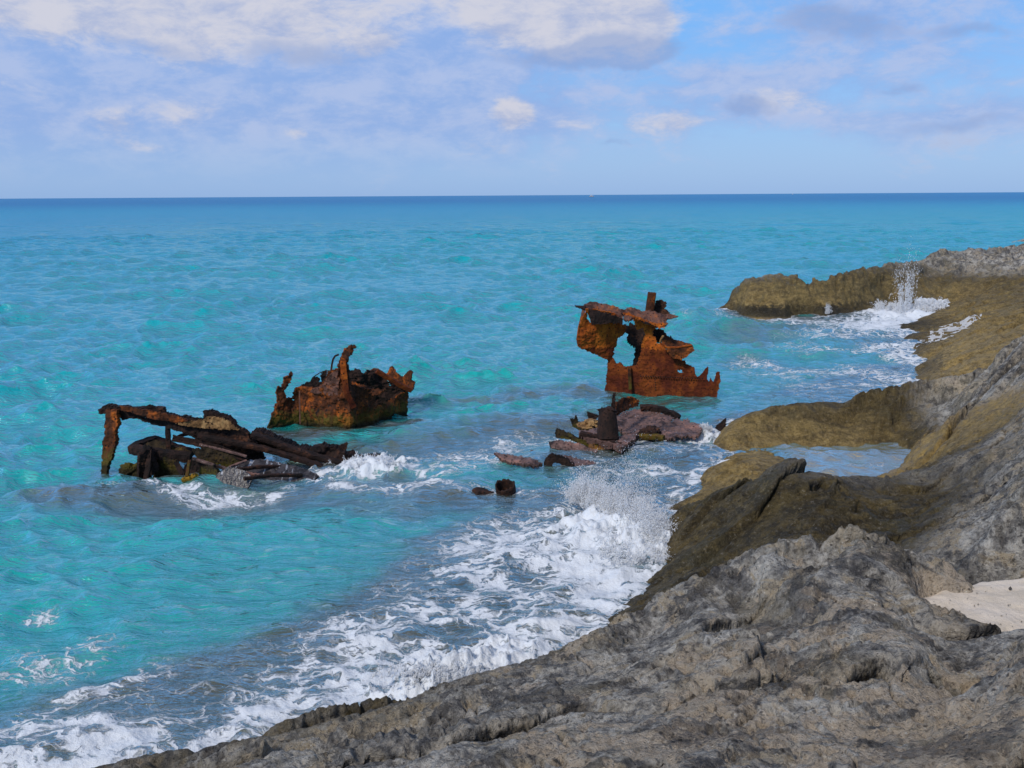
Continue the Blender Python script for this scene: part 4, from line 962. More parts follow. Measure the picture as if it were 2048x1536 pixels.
plate('scoop_top', ZR([(1138, 565), (1172, 560), (1180, 545), (1200, 575), (1225, 590), (1240, 568), (1250, 600), (1440, 660), (1462, 672), (1320, 695), (1190, 700), (1140, 655)]), plane(1350, 690, 22.3, (0.1, -0.72, 0.7)), M_BROWN, WR, 0.04, seed=19, jag=1.0)
ss_ = plate('scoop_side', ZR([(1150, 640), (1190, 690), (1320, 692), (1460, 665), (1474, 722), (1400, 782), (1345, 818), (1250, 800), (1200, 730)]), wall([1320, 1390], [21.95, 21.75]), M_BROWN, WR, 0.04, seed=20, jag=1.2)
bar('rib', [Z1(ZR, 1128, 640, 21.9), Z1(ZR, 1140, 600, 21.9), Z1(ZR, 1160, 575, 22.0)], 0.04, 0.04, M_CRUST, ss_, 6)
bar('rib', [Z1(ZR, 1130, 645, 21.9), Z1(ZR, 1200, 690, 21.9), Z1(ZR, 1320, 688, 21.8), Z1(ZR, 1450, 664, 21.75)], 0.03, 0.03, M_ORANGE, ss_, 7)
plate('inner_frame', ZR([(1040, 500), (1110, 505), (1165, 522), (1192, 560), (1150, 585), (1130, 640), (1095, 645), (1070, 590), (1035, 560)]), wall([1300, 1340], [22.6, 22.5]), M_DARK, WR, 0.05, seed=21)
bar('frame_post', [Z1(ZR, 345, 300, 22.6), Z1(ZR, 330, 380, 22.5), Z1(ZR, 300, 500, 22.4), Z1(ZR, 285, 620, 22.35)], 0.07, 0.06, M_DECK, WR, 8)
plate('under_deck_shade', ZR([(400, 300), (560, 330), (740, 395), (742, 450), (640, 440), (540, 450), (440, 455), (420, 410), (395, 330)]), wall([1170, 1250], [22.0, 22.15]), M_DARK, WR, 0.05, seed=22)  # dark sheet standing in for the shade beneath the deck
bar('hull_stiffener', [Z1(ZR, 812, 890, 22.4), Z1(ZR, 822, 1120, 22.36)], 0.06, 0.05, M_BROWN, WR, 9)

def rivets(name, f, a, b, n, y0, y1, parent, r=0.022):
    V = []; 
    for i in range(n):
        t = i / (n - 1); V.append(Z1(f, a[0] + (b[0] - a[0]) * t, a[1] + (b[1] - a[1]) * t, y0 + (y1 - y0) * t))
    P_ = np.array(V); o_ = np.array([(1, 0, 0), (-1, 0, 0), (0, 1, 0), (0, -1, 0), (0, 0, 1), (0, 0, -1)], float)
    fc = np.array([(0, 2, 4), (2, 1, 4), (1, 3, 4), (3, 0, 4), (2, 0, 5), (1, 2, 5), (3, 1, 5), (0, 3, 5)])
    VV = (P_[:, None] + o_[None] * r).reshape(-1, 3); Q = (fc[None] + (np.arange(n) * 6)[:, None, None]).reshape(-1, 3)
    adopt(raw_mesh(name, VV, Q, M_DARK), parent)
rivets('rivet_row', ZR, (930, 985), (1560, 1010), 26, 22.33, 21.88, WR)
rivets('rivet_row', ZR, (1075, 800), (1080, 1120), 14, 22.30, 22.26, WR)

# ------------------------------------------------------------------ wreck 2: bow-like brown piece
WM = empty('bow_fragment', tuple(at_z(670, 852, 0.0)), 'dark brown rusted bow piece with a tall bent horn of iron', 'shipwreck')
mx = [530, 560, 600, 670, 700, 760, 815]; my = [18.9, 19.1, 19.35, 18.95, 18.9, 19.6, 20.4]
hp_ = plate('hull_plate', ZM([(170, 1110), (195, 1035), (240, 900), (300, 740), (318, 640), (318, 540), (345, 528), (370, 545), (385, 500), (400, 450), (440, 400), (480, 358), (490, 378), (462, 460), (432, 540), (400, 585), (415, 640), (420, 682), (445, 655), (480, 665), (510, 650), (518, 560), (560, 540), (600, 518), (700, 540), (760, 560), (820, 500), (880, 430), (905, 360), (960, 335), (1000, 320), (1010, 260), (1040, 190), (1080, 120), (1108, 68), (1138, 80), (1165, 40), (1197, 62), (1165, 130), (1128, 200), (1115, 280), (1120, 360), (1130, 440), (1180, 520), (1290, 540), (1400, 560), (1428, 620), (1415, 700), (1425, 775), (1600, 695), (1700, 630), (1795, 575), (1802, 640), (1787, 800), (1786, 960), (1300, 1110), (900, 1110), (500, 1110)]),
      wall(mx, my, 0.0008, 850), M_BROWN, WM, 0.04, holes=[ZM([(494, 672), (520, 690), (512, 708), (498, 700)])], seed=31, dent=0.06, jag=1.8)
plate('inner_plate', ZM([(1100, 380), (1200, 335), (1245, 333), (1262, 362), (1290, 370), (1312, 338), (1360, 342), (1400, 328), (1450, 340), (1490, 400), (1560, 450), (1700, 520), (1800, 570), (1780, 660), (1430, 900), (1300, 800), (1100, 560)]),
      wall([690, 820], [20.3, 20.9]), M_DARK, WM, 0.05, holes=[ZM([(1572, 492), (1592, 488), (1596, 516), (1578, 518)])], seed=32, dent=0.08)
plate('inner_plate', ZM([(540, 600), (560, 545), (620, 490), (690, 478), (705, 432), (750, 415), (786, 440), (782, 482), (812, 460), (808, 362), (872, 348), (874, 445), (905, 420), (880, 560), (760, 640), (560, 640)]),
      wall([595, 660], [19.9, 19.9]), M_DARK, WM, 0.05, seed=33, jag=2.0)
plate('torn_shards', ZM([(1550, 400), (1590, 330), (1615, 298), (1642, 320), (1672, 370), (1730, 424), (1770, 380), (1810, 343), (1832, 370), (1826, 460), (1870, 480), (1838, 585), (1740, 560), (1600, 480)]), wall([770, 830], [20.9, 20.5]), M_BROWN, WM, 0.04, seed=34, jag=1.5)
bar('deck_beam', [Z1(ZM, 1440, 350, 20.0), Z1(ZM, 1600, 445, 20.1), Z1(ZM, 1720, 520, 20.2), Z1(ZM, 1835, 570, 20.3)], 0.10, 0.085, M_ORANGE, WM, 3, L=False)
bar('bent_rod', [Z1(ZM, 722, 420, 19.8), Z1(ZM, 790, 375, 19.8), Z1(ZM, 860, 350, 19.7), Z1(ZM, 925, 350, 19.5)], 0.016, 0.016, M_DARK, WM, 4)
bar('bent_rod', [Z1(ZM, 922, 360, 19.3), Z1(ZM, 932, 280, 19.3), Z1(ZM, 945, 220, 19.3), Z1(ZM, 968, 182, 19.3), Z1(ZM, 1010, 165, 19.3)], 0.035, 0.03, M_DARK, WM, 5, ragged=0.1)
bar('bent_rod', [Z1(ZM, 1370, 350, 20.0), Z1(ZM, 1410, 325, 20.0), Z1(ZM, 1460, 335, 20.0), Z1(ZM, 1490, 370, 20.0)], 0.025, 0.025, M_DECK, WM, 6)
bar('stem_rib', [Z1(ZM, 1108, 100, 18.83), Z1(ZM, 1060, 250, 18.8), Z1(ZM, 1075, 420, 18.82), Z1(ZM, 1100, 600, 18.84), Z1(ZM, 1180, 760, 18.95)], 0.11, 0.09, M_ORANGE, hp_, 7)
plate('torn_sheet', ZM([(690, 570), (820, 520), (900, 400), (1000, 340), (1010, 480), (1000, 640), (1040, 700), (960, 640), (840, 620), (720, 610)]), wall([620, 690], [19.1, 18.8], 0.002, 780), M_DECK, WM, 0.03, seed=35, jag=2.2)
plate('opening_shade', ZM([(700, 620), (850, 630), (990, 655), (1040, 760), (1010, 850), (880, 880), (760, 860), (690, 760)]), wall([600, 690], [19.25, 18.88]), M_DARK, WM, 0.03, seed=36, jag=2.2)  # dark sheet on the closed hull, painting the shade inside an opening
bar('plate_seam', [Z1(ZM, 563, 580, 19.12), Z1(ZM, 570, 960, 19.12)], 0.025, 0.02, M_DECK, hp_, 9)
plate('fold', ZM([(1120, 470), (1200, 480), (1300, 520), (1420, 560), (1540, 560), (1430, 640), (1380, 620), (1200, 560), (1130, 540)]), plane(725, 775, 19.3, (0.1, -0.8, 0.55)), M_BROWN, WM, 0.05, seed=37)

# ------------------------------------------------------------------ wreck 3: fallen deck beam on props
WL = empty('fallen_beam_frame', tuple(at_z(400, 960, 0.0)), 'long black rusted beam sloping down from a thin post over tumbled plates', 'shipwreck')
mb_ = plate('main_beam', ZL([(105, 470), (150, 440), (230, 448), (330, 460), (375, 450), (400, 440), (430, 455), (492, 455), (500, 485), (560, 500), (640, 512), (715, 525), (722, 500), (712, 475), (735, 478), (765, 468), (768, 480), (830, 492), (890, 520), (920, 560), (975, 600), (1000, 640), (1060, 700), (1050, 715), (980, 735), (900, 702), (800, 680), (700, 650), (640, 612), (560, 582), (420, 550), (340, 520), (290, 515), (250, 530), (228, 512), (215, 475), (150, 490), (110, 492)]),
      wall([190, 500], [16.3, 16.2]), M_DARK, WL, 0.12, holes=[ZL([(357, 508), (378, 514), (380, 522), (362, 520)])], seed=41, dent=0.04, jag=1.6)
plate('crusted_web', ZL([(560, 548), (640, 535), (715, 530), (745, 510), (800, 510), (870, 530), (930, 580), (880, 585), (800, 580), (690, 575), (620, 565)]), wall([350, 480], [16.1, 16.08]), M_CRUST, mb_, 0.04, seed=42, jag=2.0)
plate('top_flange', ZL([(230, 448), (330, 460), (400, 470), (500, 490), (560, 505), (640, 530), (560, 545), (420, 520), (340, 495), (240, 470)]), wall([230, 380], [16.15, 16.1]), M_BROWN, mb_, 0.05, seed=43, jag=1.2)
plate('sloping_deck', ZL([(690, 640), (800, 640), (980, 640), (1000, 605), (1030, 590), (1060, 595), (1130, 620), (1190, 650), (1270, 695), (1420, 680), (1500, 700), (1560, 730), (1655, 757), (1600, 795), (1540, 805), (1440, 825), (1380, 812), (1200, 745), (1050, 710), (900, 700), (700, 665)]),
      wall([390, 740], [16.5, 16.6]), M_DARK, WL, 0.25, seed=44, dent=0.10, jag=2.0)
bar('side_rail', [Z1(ZL, 690, 620, 16.0), Z1(ZL, 860, 650, 16.0), Z1(ZL, 1060, 690, 16.1), Z1(ZL, 1250, 745, 16.2), Z1(ZL, 1420, 800, 16.2)], 0.10, 0.07, M_DARK, WL, 3)
bar('side_rail', [Z1(ZL, 1000, 610, 16.25), Z1(ZL, 1130, 650, 16.3), Z1(ZL, 1250, 700, 16.35), Z1(ZL, 1400, 745, 16.4), Z1(ZL, 1560, 790, 16.4)], 0.12, 0.08, M_DARK, WL, 13)
plate('post', ZL([(143, 465), (216, 470), (212, 520), (224, 550), (205, 600), (208, 640), (188, 740), (196, 735), (190, 750), (160, 790), (148, 905), (110, 905), (125, 760), (130, 650), (150, 620), (138, 570), (145, 520)]), wall([195, 240], [16.2, 16.1]), M_BROWN, WL, 0.09, seed=45, jag=1.8)
bar('prop', [Z1(ZL, 513, 565, 16.3), Z1(ZL, 516, 640, 16.3), Z1(ZL, 520, 700, 16.3)], 0.075, 0.07, M_DARK, WL, 4)
bar('lower_frame', [Z1(ZL, 300, 700, 16.2), Z1(ZL, 340, 672, 16.4), Z1(ZL, 440, 640, 16.7), Z1(ZL, 560, 690, 16.7), Z1(ZL, 660, 720, 16.6)], 0.12, 0.11, M_DARK, WL, 5)
bar('lower_frame', [Z1(ZL, 300, 695, 16.1), Z1(ZL, 400, 715, 15.9), Z1(ZL, 500, 730, 15.9), Z1(ZL, 650, 745, 15.9)], 0.14, 0.14, M_DARK, WL, 6)
plate('tilted_floor', ZL([(330, 690), (440, 640), (540, 670), (650, 715), (640, 750), (560, 770), (440, 740), (340, 725)]), plane(300, 905, 16.2, (0.15, -0.6, 0.8)), M_ALGAE, WL, 0.06, seed=46)
bar('brace', [Z1(ZL, 540, 632, 16.3), Z1(ZL, 660, 655, 16.1), Z1(ZL, 800, 690, 15.9), Z1(ZL, 970, 752, 15.8)], 0.07, 0.09, M_DARK, WL, 7, L=True)
bar('brace', [Z1(ZL, 545, 640, 16.4), Z1(ZL, 590, 618, 16.4), Z1(ZL, 640, 605, 16.3)], 0.05, 0.05, M_DARK, WL, 8)
bar('brace', [Z1(ZL, 660, 752, 15.5), Z1(ZL, 780, 790, 15.4), Z1(ZL, 900, 825, 15.4), Z1(ZL, 1050, 850, 15.4)], 0.045, 0.04, M_WET, WL, 9)
bar('brace', [Z1(ZL, 775, 875, 15.3), Z1(ZL, 860, 840, 15.4), Z1(ZL, 880, 800, 15.5), Z1(ZL, 975, 765, 15.7)], 0.04, 0.035, M_WET, WL, 10)
bar('brace', [Z1(ZL, 700, 670, 15.9), Z1(ZL, 830, 700, 15.8), Z1(ZL, 975, 740, 15.75)], 0.035, 0.03, M_WET, WL, 12)
plate('inner_web', ZL([(650, 700), (760, 690), (880, 720), (975, 755), (930, 800), (870, 805), (800, 790), (680, 755)]), wall([380, 500], [15.8, 15.85]), M_ALGAE, WL, 0.06, seed=47)
plate('inner_web', ZL([(680, 625), (800, 660), (1060, 715), (1080, 760), (960, 765), (830, 720), (690, 680)]), wall([380, 540], [16.45, 16.35]), M_DARK, WL, 0.10, seed=49)
plate('tumbled_plate', ZL([(350, 735), (400, 702), (440, 712), (445, 760), (420, 830), (415, 960), (345, 940), (343, 820)]), wall([270, 310], [15.6, 15.9], 0.004, 930), M_DARK, WL, 0.06, seed=48, dent=0.03, jag=1.6)
plate('tumbled_plate', ZL([(425, 745), (500, 745), (560, 780), (604, 860), (600, 970), (500, 970), (430, 950)]), wall([300, 370], [16.0, 15.7], 0.004, 930), M_ALGAE, WL, 0.05, seed=148, dent=0.035, jag=2.0)
bar('frame_rib', [Z1(ZL, 405, 700, 15.75), Z1(ZL, 398, 800, 15.6), Z1(ZL, 372, 930, 15.5)], 0.09, 0.08, M_DARK, WL, 31, L=True)
bar('frame_rib', [Z1(ZL, 560, 770, 15.65), Z1(ZL, 598, 840, 15.5), Z1(ZL, 590, 950, 15.4)], 0.07, 0.06, M_DARK, WL, 32, L=True)
plate('tumbled_plate', ZL([(588, 880), (612, 800), (640, 768), (700, 755), (745, 780), (720, 860), (700, 980), (605, 980)]), wall([350, 405], [15.45, 15.6]), M_DARK, WL, 0.06, seed=50, dent=0.03, jag=1.8)
plate('tumbled_plate', ZL([(700, 800), (780, 790), (830, 850), (800, 980), (690, 980)]), wall([395, 440], [15.5, 15.3]), M_ALGAE, WL, 0.05, seed=150, dent=0.03, jag=1.8)
bar('frame_rib', [Z1(ZL, 640, 760, 15.35), Z1(ZL, 625, 850, 15.25), Z1(ZL, 620, 920, 15.2)], 0.06, 0.05, M_BROWN, WL, 33, L=True)
bar('frame_rib', [Z1(ZL, 900, 820, 15.3), Z1(ZL, 1060, 800, 15.6), Z1(ZL, 1230, 800, 15.9)], 0.05, 0.05, M_DARK, WL, 34)
bar('frame_rib', [Z1(ZL, 960, 870, 15.0), Z1(ZL, 1120, 850, 15.3), Z1(ZL, 1300, 850, 15.6)], 0.05, 0.05, M_DARK, WL, 35)
lump('algae_boss', Z1(ZL, 648, 905, 15.25), (0.16, 0.12, 0.15), rust_material('yellow_weed', srgb(70, 56, 18), srgb(120, 92, 24), srgb(172, 132, 34), 0.53, 0.0), WL, 3)
plate('wave_washed_plate', ZL([(772, 975), (778, 880), (800, 845), (872, 800), (960, 822), (1010, 860), (960, 975)]), plane(450, 955, 15.2, (-0.25, -0.80, 0.55)), M_SLICK, WL, 0.04, seed=51, dent=0.008, jag=1.2)
plate('wave_washed_plate', ZL([(880, 800), (960, 765), (1060, 752), (1130, 765), (1230, 790), (1330, 815), (1400, 850), (1330, 900), (1150, 920), (1000, 950), (960, 860)]), plane(520, 945, 15.6, (0.10, -0.45, 0.88)), M_SLICK, WL, 0.04, seed=53, dent=0.010, jag=1.6)
lump('corner_boss', Z1(ZL, 400, 760, 15.8), (0.14, 0.14, 0.22), M_DARK, WL, 4)
plate('shard', ZL([(1480, 700), (1530, 670), (1562, 660), (1560, 690), (1548, 712)]), wall([660, 700], [16.8, 16.8]), M_DARK, WL, 0.06, seed=52, jag=1.0)
tag(lump('boulder', Z1(ZL, 298, 838, 16.0), (0.17, 0.15, 0.16), M_ALGAE, None, 5), 'small round weedy boulder in the water beside the thin post', 'boulder')
tag(lump('submerged_rock', Z1(ZL, 1718, 742, 17.1), (0.14, 0.12, 0.06), M_DARK, None, 6), 'small black rock awash off the low end of the sloping beam', 'rock')

# ------------------------------------------------------------------ wreck 4: flat broken deck with a bollard-like stump
WF = empty('sunken_deck', tuple(at_z(1220, 875, 0.0)), 'low broken deck awash with a thick iron stump standing on it', 'shipwreck')
st_ = tube('stump', Z1(ZF, 1078, 400, 17.2), Z1(ZF, 1074, 205, 17.3), 0.205, 0.03, M_DARK, WF, 8, rag=0.35, rtop=0.15)
lump('stump_cap', Z1(ZF, 1074, 208, 17.3), (0.14, 0.14, 0.06), M_DARK, st_, 17)
plate('stump_plate', ZF([(880, 345), (1020, 330), (1170, 380), (1275, 365), (1265, 400), (1170, 462), (1000, 410), (885, 382)]), plane(1210, 872, 17.3, (0.03, -0.10, 1)), M_WET, WF, 0.10, seed=61, dent=0.02, jag=1.2)
plate('deck_slab', ZF([(1130, 250), (1210, 212), (1300, 190), (1400, 215), (1560, 272), (1700, 300), (1725, 335), (1700, 372), (1560, 388), (1440, 395), (1340, 345), (1270, 372), (1150, 340)]), plane(1330, 850, 18.4, (-0.06, -0.16, 1)), M_WET, WF, 0.04, seed=62, dent=0.025, jag=3.2, rot=0.22)
bar('curled_rim', [Z1(ZF, 1300, 190, 19.2), Z1(ZF, 1370, 186, 19.2), Z1(ZF, 1450, 206, 19.1), Z1(ZF, 1520, 232, 19.0), Z1(ZF, 1562, 262, 18.9)], 0.12, 0.10, M_DARK, WF, 3, ragged=0.5)
plate('bent_sheet', ZF([(1125, 205), (1150, 160), (1190, 125), (1240, 112), (1290, 140), (1284, 175), (1210, 200), (1145, 242)]), wall([1225, 1285], [17.8, 18.6]), M_BROWN, WF, 0.05, seed=63)
plate('bent_sheet', ZF([(1098, 215), (1104, 150), (1112, 92), (1130, 88), (1128, 200)]), wall([1220, 1240], [17.6, 17.6]), M_DARK, WF, 0.05, seed=64, jag=1.0)
plate('tilted_strip', ZF([(718, 335), (765, 348), (880, 398), (1000, 440), (1180, 470), (1160, 500), (980, 470), (830, 412), (714, 392)]), wall([1105, 1240], [17.4, 17.0]), M_ALGAE, WF, 0.06, seed=65, jag=1.5)
plate('tilted_strip', ZF([(676, 425), (760, 412), (880, 430), (1010, 480), (960, 515), (830, 482), (690, 472)]), plane(1130, 893, 17.0, (-0.05, -0.5, 0.85)), M_WET, WF, 0.07, seed=66, jag=1.5)
bar('deck_edge', [Z1(ZF, 888, 372, 17.3), Z1(ZF, 1020, 402, 17.2), Z1(ZF, 1165, 456, 16.9)], 0.10, 0.12, M_DARK, WF, 5)
bar('deck_edge', [Z1(ZF, 1170, 458, 16.9), Z1(ZF, 1225, 428, 17.2), Z1(ZF, 1275, 388, 17.6)], 0.08, 0.10, M_DARK, WF, 6)
plate('weedy_underside', ZF([(940, 430), (1060, 455), (1160, 470), (1185, 495), (1100, 560), (1030, 570), (960, 510)]), plane(1210, 905, 16.9, (0.0, -0.75, 0.66)), rust_material('brown_weed', srgb(50, 32, 14), srgb(104, 66, 20), srgb(150, 106, 30), 0.52, 0.0, 0.4), WF, 0.06, seed=67, jag=2.0)
lump('knob', Z1(ZF, 1370, 362, 18.0), (0.22, 0.2, 0.12), M_DARK, WF, 8)
bar('deck_edge', [Z1(ZF, 1290, 388, 17.7), Z1(ZF, 1400, 388, 17.7), Z1(ZF, 1460, 396, 17.6)], 0.10, 0.08, M_BROWN, WF, 7)
plate('shard', ZF([(820, 265), (845, 268), (858, 240), (872, 285), (905, 300), (925, 320), (880, 345), (835, 320)]), wall([1130, 1175], [18.5, 18.4]), M_ALGAE, WF, 0.07, seed=68, jag=1.4)
plate('shard', ZF([(932, 218), (955, 232), (1000, 238), (1015, 250), (975, 282), (940, 262)]), wall([1170, 1200], [18.9, 18.8]), M_DARK, WF, 0.06, seed=69, jag=1.4)
lump('crust', Z1(ZF, 960, 312, 18.1), (0.22, 0.25, 0.10), M_CRUST, WF, 21)
bar('cable', [Z1(ZF, 900, 335, 17.9), Z1(ZF, 960, 312, 17.9), Z1(ZF, 1015, 285, 18.0)], 0.03, 0.03, M_CRUST, WF, 11)

o = plate('iron_shard', ZF([(1796, 350), (1820, 310), (1850, 288), (1886, 256), (1880, 320), (1856, 352)]), wall([1425, 1455], [18.7, 18.6]), M_DARK, None, 0.06, seed=70, jag=1.0)
tag(o, 'small black iron fin in the water against the golden rock', 'scrap iron')
WP = empty('awash_plates', tuple(at_z(1060, 925, 0.0)), 'thin brown plates barely above the water left of the sunken deck', 'scrap iron')
plate('curled_plate', ZF([(296, 497), (350, 510), (460, 515), (540, 530), (640, 570), (580, 590), (440, 570), (350, 545)]), plane(1030, 918, 16.0, (-0.02, -0.3, 1)), M_WET, WP, 0.05, seed=71, jag=2)
plate('curled_plate', ZF([(640, 580), (650, 545), (680, 505), (740, 512), (800, 548), (856, 590), (800, 600), (720, 560), (680, 590)]), wall([1085, 1155], [16.0, 15.9]), M_DARK, WP, 0.08, seed=72, jag=2)
bar('strip', [Z1(ZF, 556, 482, 17.2), Z1(ZF, 600, 502, 17.0), Z1(ZF, 650, 512, 16.9)], 0.04, 0.03, M_WET, WP, 9)
plate('curled_plate', ZF([(740, 500), (860, 520), (1000, 560), (960, 590), (850, 590), (790, 540)]), plane(1150, 920, 16.2, (0.0, -0.2, 1)), M_WET, WP, 0.04, seed=73, jag=2)

PS = empty('pipe_stump', tuple(at_z(1012, 998, 0.0)), 'short black open pipe leaning in the foam beside a dark lump', 'pipe')
tube('pipe_wall', Z1(ZF, 394, 850, 14.75), Z1(ZF, 376, 716, 14.62), 0.155, 0.022, M_DARK, PS, 14, rag=0.5)
tag(lump('submerged_rock', Z1(ZF, 185, 795, 14.7), (0.30, 0.22, 0.10), M_DARK, None, 22), 'flat dark lump in the foam left of the short open pipe', 'rock')

# ------------------------------------------------------------------ thin foamy backwash streaming over the shelf
def backwash(name, pix, z, label, seed, thr=0.10):
    p = [at_z(a, b, z) for a, b in pix]; xs_ = [q[0] for q in p]; ys_ = [q[1] for q in p]
    bb = (TX > min(xs_)) & (TX < max(xs_)) & (TY > min(ys_)) & (TY < max(ys_)) & act
    m = np.zeros(TX.shape, bool); X_, Y_ = TX[bb], TY[bb]
    d = seg_dist(X_, Y_, p + [p[0]]); d = np.where(inside(X_, Y_, p), d, -d)
    n = 1 - 2.2 * np.abs(fbm2(X_ * 0.45 + 0.5 * perlin2(X_, Y_, 3), Y_ * 0.9 + 0.3 * X_, 0.36, 5, 0.65, seed))
    m[bb] = n > 1.0 - thr * 6 * sstep(0, 1.2, d)
    q = grid_quads(NR, NA, (m[:-1, :-1] & m[1:, 1:] & m[1:, :-1] & m[:-1, 1:]))[:, ::-1]
    V = flatV + np.array([0, 0, 0.018]); V, Q, _ = compact(V, q, {})
    if len(Q): tag(raw_mesh(name, V, Q, M_FOAM), label, kind='stuff')
backwash('backwash', [(1800, 700), (1810, 672), (1850, 655), (1960, 645), (2000, 655), (1960, 672), (1880, 690), (1830, 705)], 0.15, 'thin white backwash streaming over the golden shelf', 71, 0.30)
backwash('backwash', [(1830, 640), (1870, 615), (1905, 596), (1930, 600), (1900, 625), (1850, 652)], 0.15, 'foam running up the ledge at the back of the cove', 73, 0.14)

# ------------------------------------------------------------------ boats on the horizon
M_WHITE = plain_material('boat_white', rgb(0.8, 0.8, 0.82)); M_NAVY = plain_material('boat_navy', rgb(0.02, 0.03, 0.06)); M_GLASS = plain_material('boat_glass', rgb(0.03, 0.04, 0.05), 0.1)
def prism(name, prof, y0, y1, mat, parent, loc, taper=1.0):
    """profile in x,z swept across y"""
    n = len(prof); V = [(loc[0] + x, loc[1] + y0, loc[2] + z) for x, z in prof] + [(loc[0] + x * taper, loc[1] + y1, loc[2] + z) for x, z in prof]
    Fc = [tuple(range(n)), tuple(range(2 * n - 1, n - 1, -1))] + [(i, i + n, (i + 1) % n + n, (i + 1) % n) for i in range(n)]
    me = bpy.data.meshes.new(name); me.from_pydata(V, [], Fc); me.materials.append(mat); me.validate()
    o = bpy.data.objects.new(name, me); C.objects.link(o); adopt(o, parent); return o
def boat(px, y, s, label):
    p = at(px, 389, y); loc = (p[0], y, 0.0)
    b = empty('motor_boat', loc, label, 'boat', 'boats on the horizon')
    prism('hull', [(-4.6 * s, -0.3), (4.0 * s, -0.3), (5.6 * s, 1.3 * s), (-4.9 * s, 1.0 * s)], -1.5 * s, 1.5 * s, M_NAVY, b, loc)
    prism('gunwale', [(-4.9 * s, 1.003 * s), (5.6 * s, 1.303 * s), (5.7 * s, 1.9 * s), (-4.9 * s, 1.6 * s)], -1.55 * s, 1.55 * s, M_WHITE, b, loc)
    prism('cabin', [(-2.2 * s, 1.7 * s), (2.2 * s, 1.85 * s), (1.4 * s, 3.6 * s), (-2.0 * s, 3.6 * s)], -1.1 * s, 1.1 * s, M_WHITE, b, loc)
    prism('cabin_window', [(-1.7 * s, 2.5 * s), (1.6 * s, 2.5 * s), (1.3 * s, 3.2 * s), (-1.6 * s, 3.2 * s)], -1.14 * s, 1.14 * s, M_GLASS, b, loc)
    prism('canopy', [(-3.2 * s, 4.3 * s), (2.0 * s, 4.3 * s), (1.9 * s, 4.5 * s), (-3.2 * s, 4.5 * s)], -1.3 * s, 1.3 * s, M_WHITE, b, loc)
    prism('mast', [(-0.1 * s, 3.6 * s), (0.1 * s, 3.6 * s), (0.1 * s, 6.0 * s), (-0.1 * s, 6.0 * s)], -0.1 * s, 0.1 * s, M_WHITE, b, loc)
    return b
boat(1183, 2100, 1.0, 'white boat with a dark hull on the horizon above the tall orange wreck')
boat(1585, 5200, 0.9, 'tiny white boat speck on the horizon above the brown headland')

# ------------------------------------------------------------------ spray
_oct = np.array([(1, 0, 0), (-1, 0, 0), (0, 1, 0), (0, -1, 0), (0, 0, 1), (0, 0, -1)], float)
_of = np.array([(0, 2, 4), (2, 1, 4), (1, 3, 4), (3, 0, 4), (2, 0, 5), (1, 2, 5), (3, 1, 5), (0, 3, 5)])
def drops(name, pts, rad, stretch=None):
    """water drops as small faceted beads, drawn out along their flight"""
    n = len(pts); V = pts[:, None, :] + _oct[None] * rad[:, None, None]
    if stretch is not None:
        V = V + stretch[:, None, :] * _oct[None, :, 2:3] * rad[:, None, None]
    Q = (_of[None] + (np.arange(n) * 6)[:, None, None]).reshape(-1, 3)
    return raw_mesh(name, V.reshape(-1, 3), Q, M_FOAM, smooth=True)
def burst(rng, origin, spread, n_jets, n_per, vmean, lean, tmax, r0_, r1_, curl=0.03):
    P_, R_, S_ = [], [], []
    for j in range(n_jets):
        o_ = origin(rng); v = np.array([lean[0] + rng.normal(0, spread[0]), lean[1] + rng.normal(0, spread[1]), abs(rng.normal(vmean, vmean * 0.33))])
        n = int(rng.integers(n_per // 2, n_per)); ts = rng.uniform(0.0, 1.0, n) ** 0.8 * tmax * rng.uniform(0.5, 1.0)
        q = o_ + v * ts[:, None] + np.array([0, 0, -4.9]) * (ts ** 2)[:, None]
        q += rng.normal(0, curl, q.shape) * (0.3 + ts[:, None] * 2)
        vv = v + np.array([0, 0, -9.8]) * ts[:, None]; vv = vv / (np.linalg.norm(vv, axis=1, keepdims=True) + 1e-6)
        r = rng.uniform(r0_, r1_, n) ** 1.0 * (1 - 0.5 * ts / max(tmax, 1e-6))
        keep = q[:, 2] > -0.05
        P_.append(q[keep]); R_.append(r[keep]); S_.append(vv[keep] * rng.uniform(0.2, 2.0, keep.sum())[:, None])
    return np.concatenate(P_), np.concatenate(R_), np.concatenate(S_)
rg = np.random.default_rng(21)
c0 = at_z(1235, 1035, 0.0)
def org1(r):
    t = r.uniform(0, 1); a = at_z(1150 + 170 * t, 1000 + 95 * t ** 1.5, 0.05); return a + r.normal(0, 0.10, 3) * np.array([1, 1, 0.3])
p1 = burst(rg, org1, (0.45, 0.35), 1500, 44, 1.85, (0.05, 0.1), 0.33, 0.003, 0.010, 0.035)
p2 = burst(rg, lambda r: at_z(1250 + r.normal(0, 25), 1020, 0.1), (0.7, 0.4), 260, 26, 3.1, (0.25, 0.1), 0.42, 0.002, 0.007, 0.07)
p3 = burst(rg, lambda r: at_z(r.uniform(1200, 1330), r.uniform(1040, 1130), 0.05), (0.5, 0.35), 600, 36, 1.1, (0.1, 0), 0.2, 0.003, 0.009, 0.03)
pp = [np.concatenate(x) for x in zip(p1, p2, p3)]
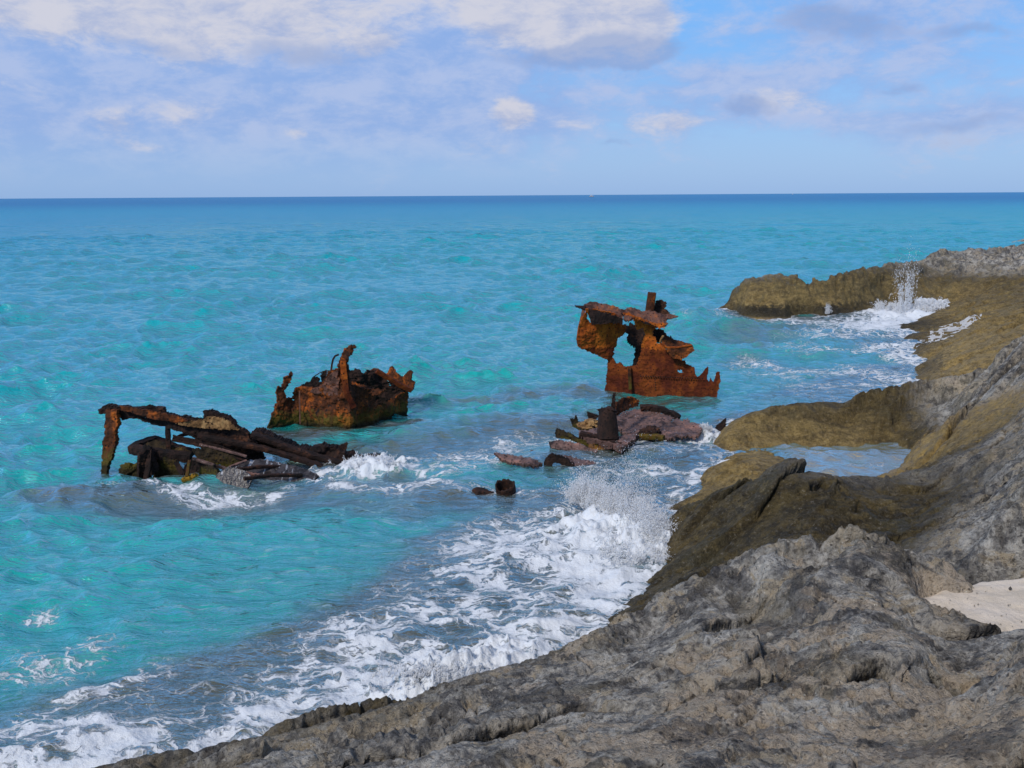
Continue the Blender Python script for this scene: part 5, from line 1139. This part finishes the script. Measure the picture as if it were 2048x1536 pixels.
tag(drops('wave_splash', pp[0], pp[1], pp[2]), 'white burst of spray where the near wave hits the olive ledge', kind='stuff')
def org2(r): return at_z(1808 + r.normal(0, 10), 622 + r.normal(0, 3), 0.1)
q1 = burst(rg, org2, (0.09, 0.12), 44, 70, 4.5, (0.05, 0), 0.62, 0.006, 0.018, 0.055)
q2 = burst(rg, lambda r: at_z(r.uniform(1750, 1870), 618 + r.normal(0, 4), 0.1), (0.8, 0.3), 260, 36, 1.7, (-0.2, 0), 0.32, 0.007, 0.020, 0.03)
q3 = burst(rg, lambda r: at_z(r.uniform(1830, 1890), r.uniform(600, 625), 0.1), (0.3, 0.3), 420, 40, 1.4, (0.2, 0.1), 0.3, 0.01, 0.03, 0.03)
q4 = burst(rg, lambda r: at_z(1655 + r.normal(0, 3), 628, 0.05), (0.1, 0.1), 40, 40, 2.1, (0.14, 0), 0.28, 0.004, 0.012, 0.035)
pp = [np.concatenate(x) for x in zip(q1, q2, q3, q4)]
tag(drops('cove_splash', pp[0], pp[1], pp[2]), 'thin column of spray leaping up in the cove by the headland', kind='stuff')
s1 = burst(rg, lambda r: at_z(r.uniform(800, 1010), 0, 0) if False else at_z(880 + r.normal(0, 60), 1352 + r.normal(0, 10), 0.08), (0.3, 0.2), 240, 30, 0.9, (0.1, 0.1), 0.16, 0.003, 0.009, 0.015)
s2 = burst(rg, lambda r: at_z(740 + r.normal(0, 28), 928 + r.normal(0, 4), 0.05), (0.5, 0.3), 160, 24, 1.1, (0, 0), 0.18, 0.004, 0.011, 0.02)
s3 = burst(rg, lambda r: at_z(1413 + r.normal(0, 6), 866, 0.05), (0.3, 0.3), 90, 24, 1.3, (0, 0), 0.2, 0.004, 0.012, 0.02)
pp = [np.concatenate(x) for x in zip(s1, s2, s3)]
tag(drops('foam_spatter', pp[0], pp[1], pp[2]), 'small flecks of spray over the breaking foam', kind='stuff')
SC.cycles.max_bounces = 8; SC.cycles.diffuse_bounces = 5; SC.cycles.glossy_bounces = 3; SC.cycles.transparent_max_bounces = 8
SC.cycles.caustics_reflective = False; SC.cycles.caustics_refractive = False
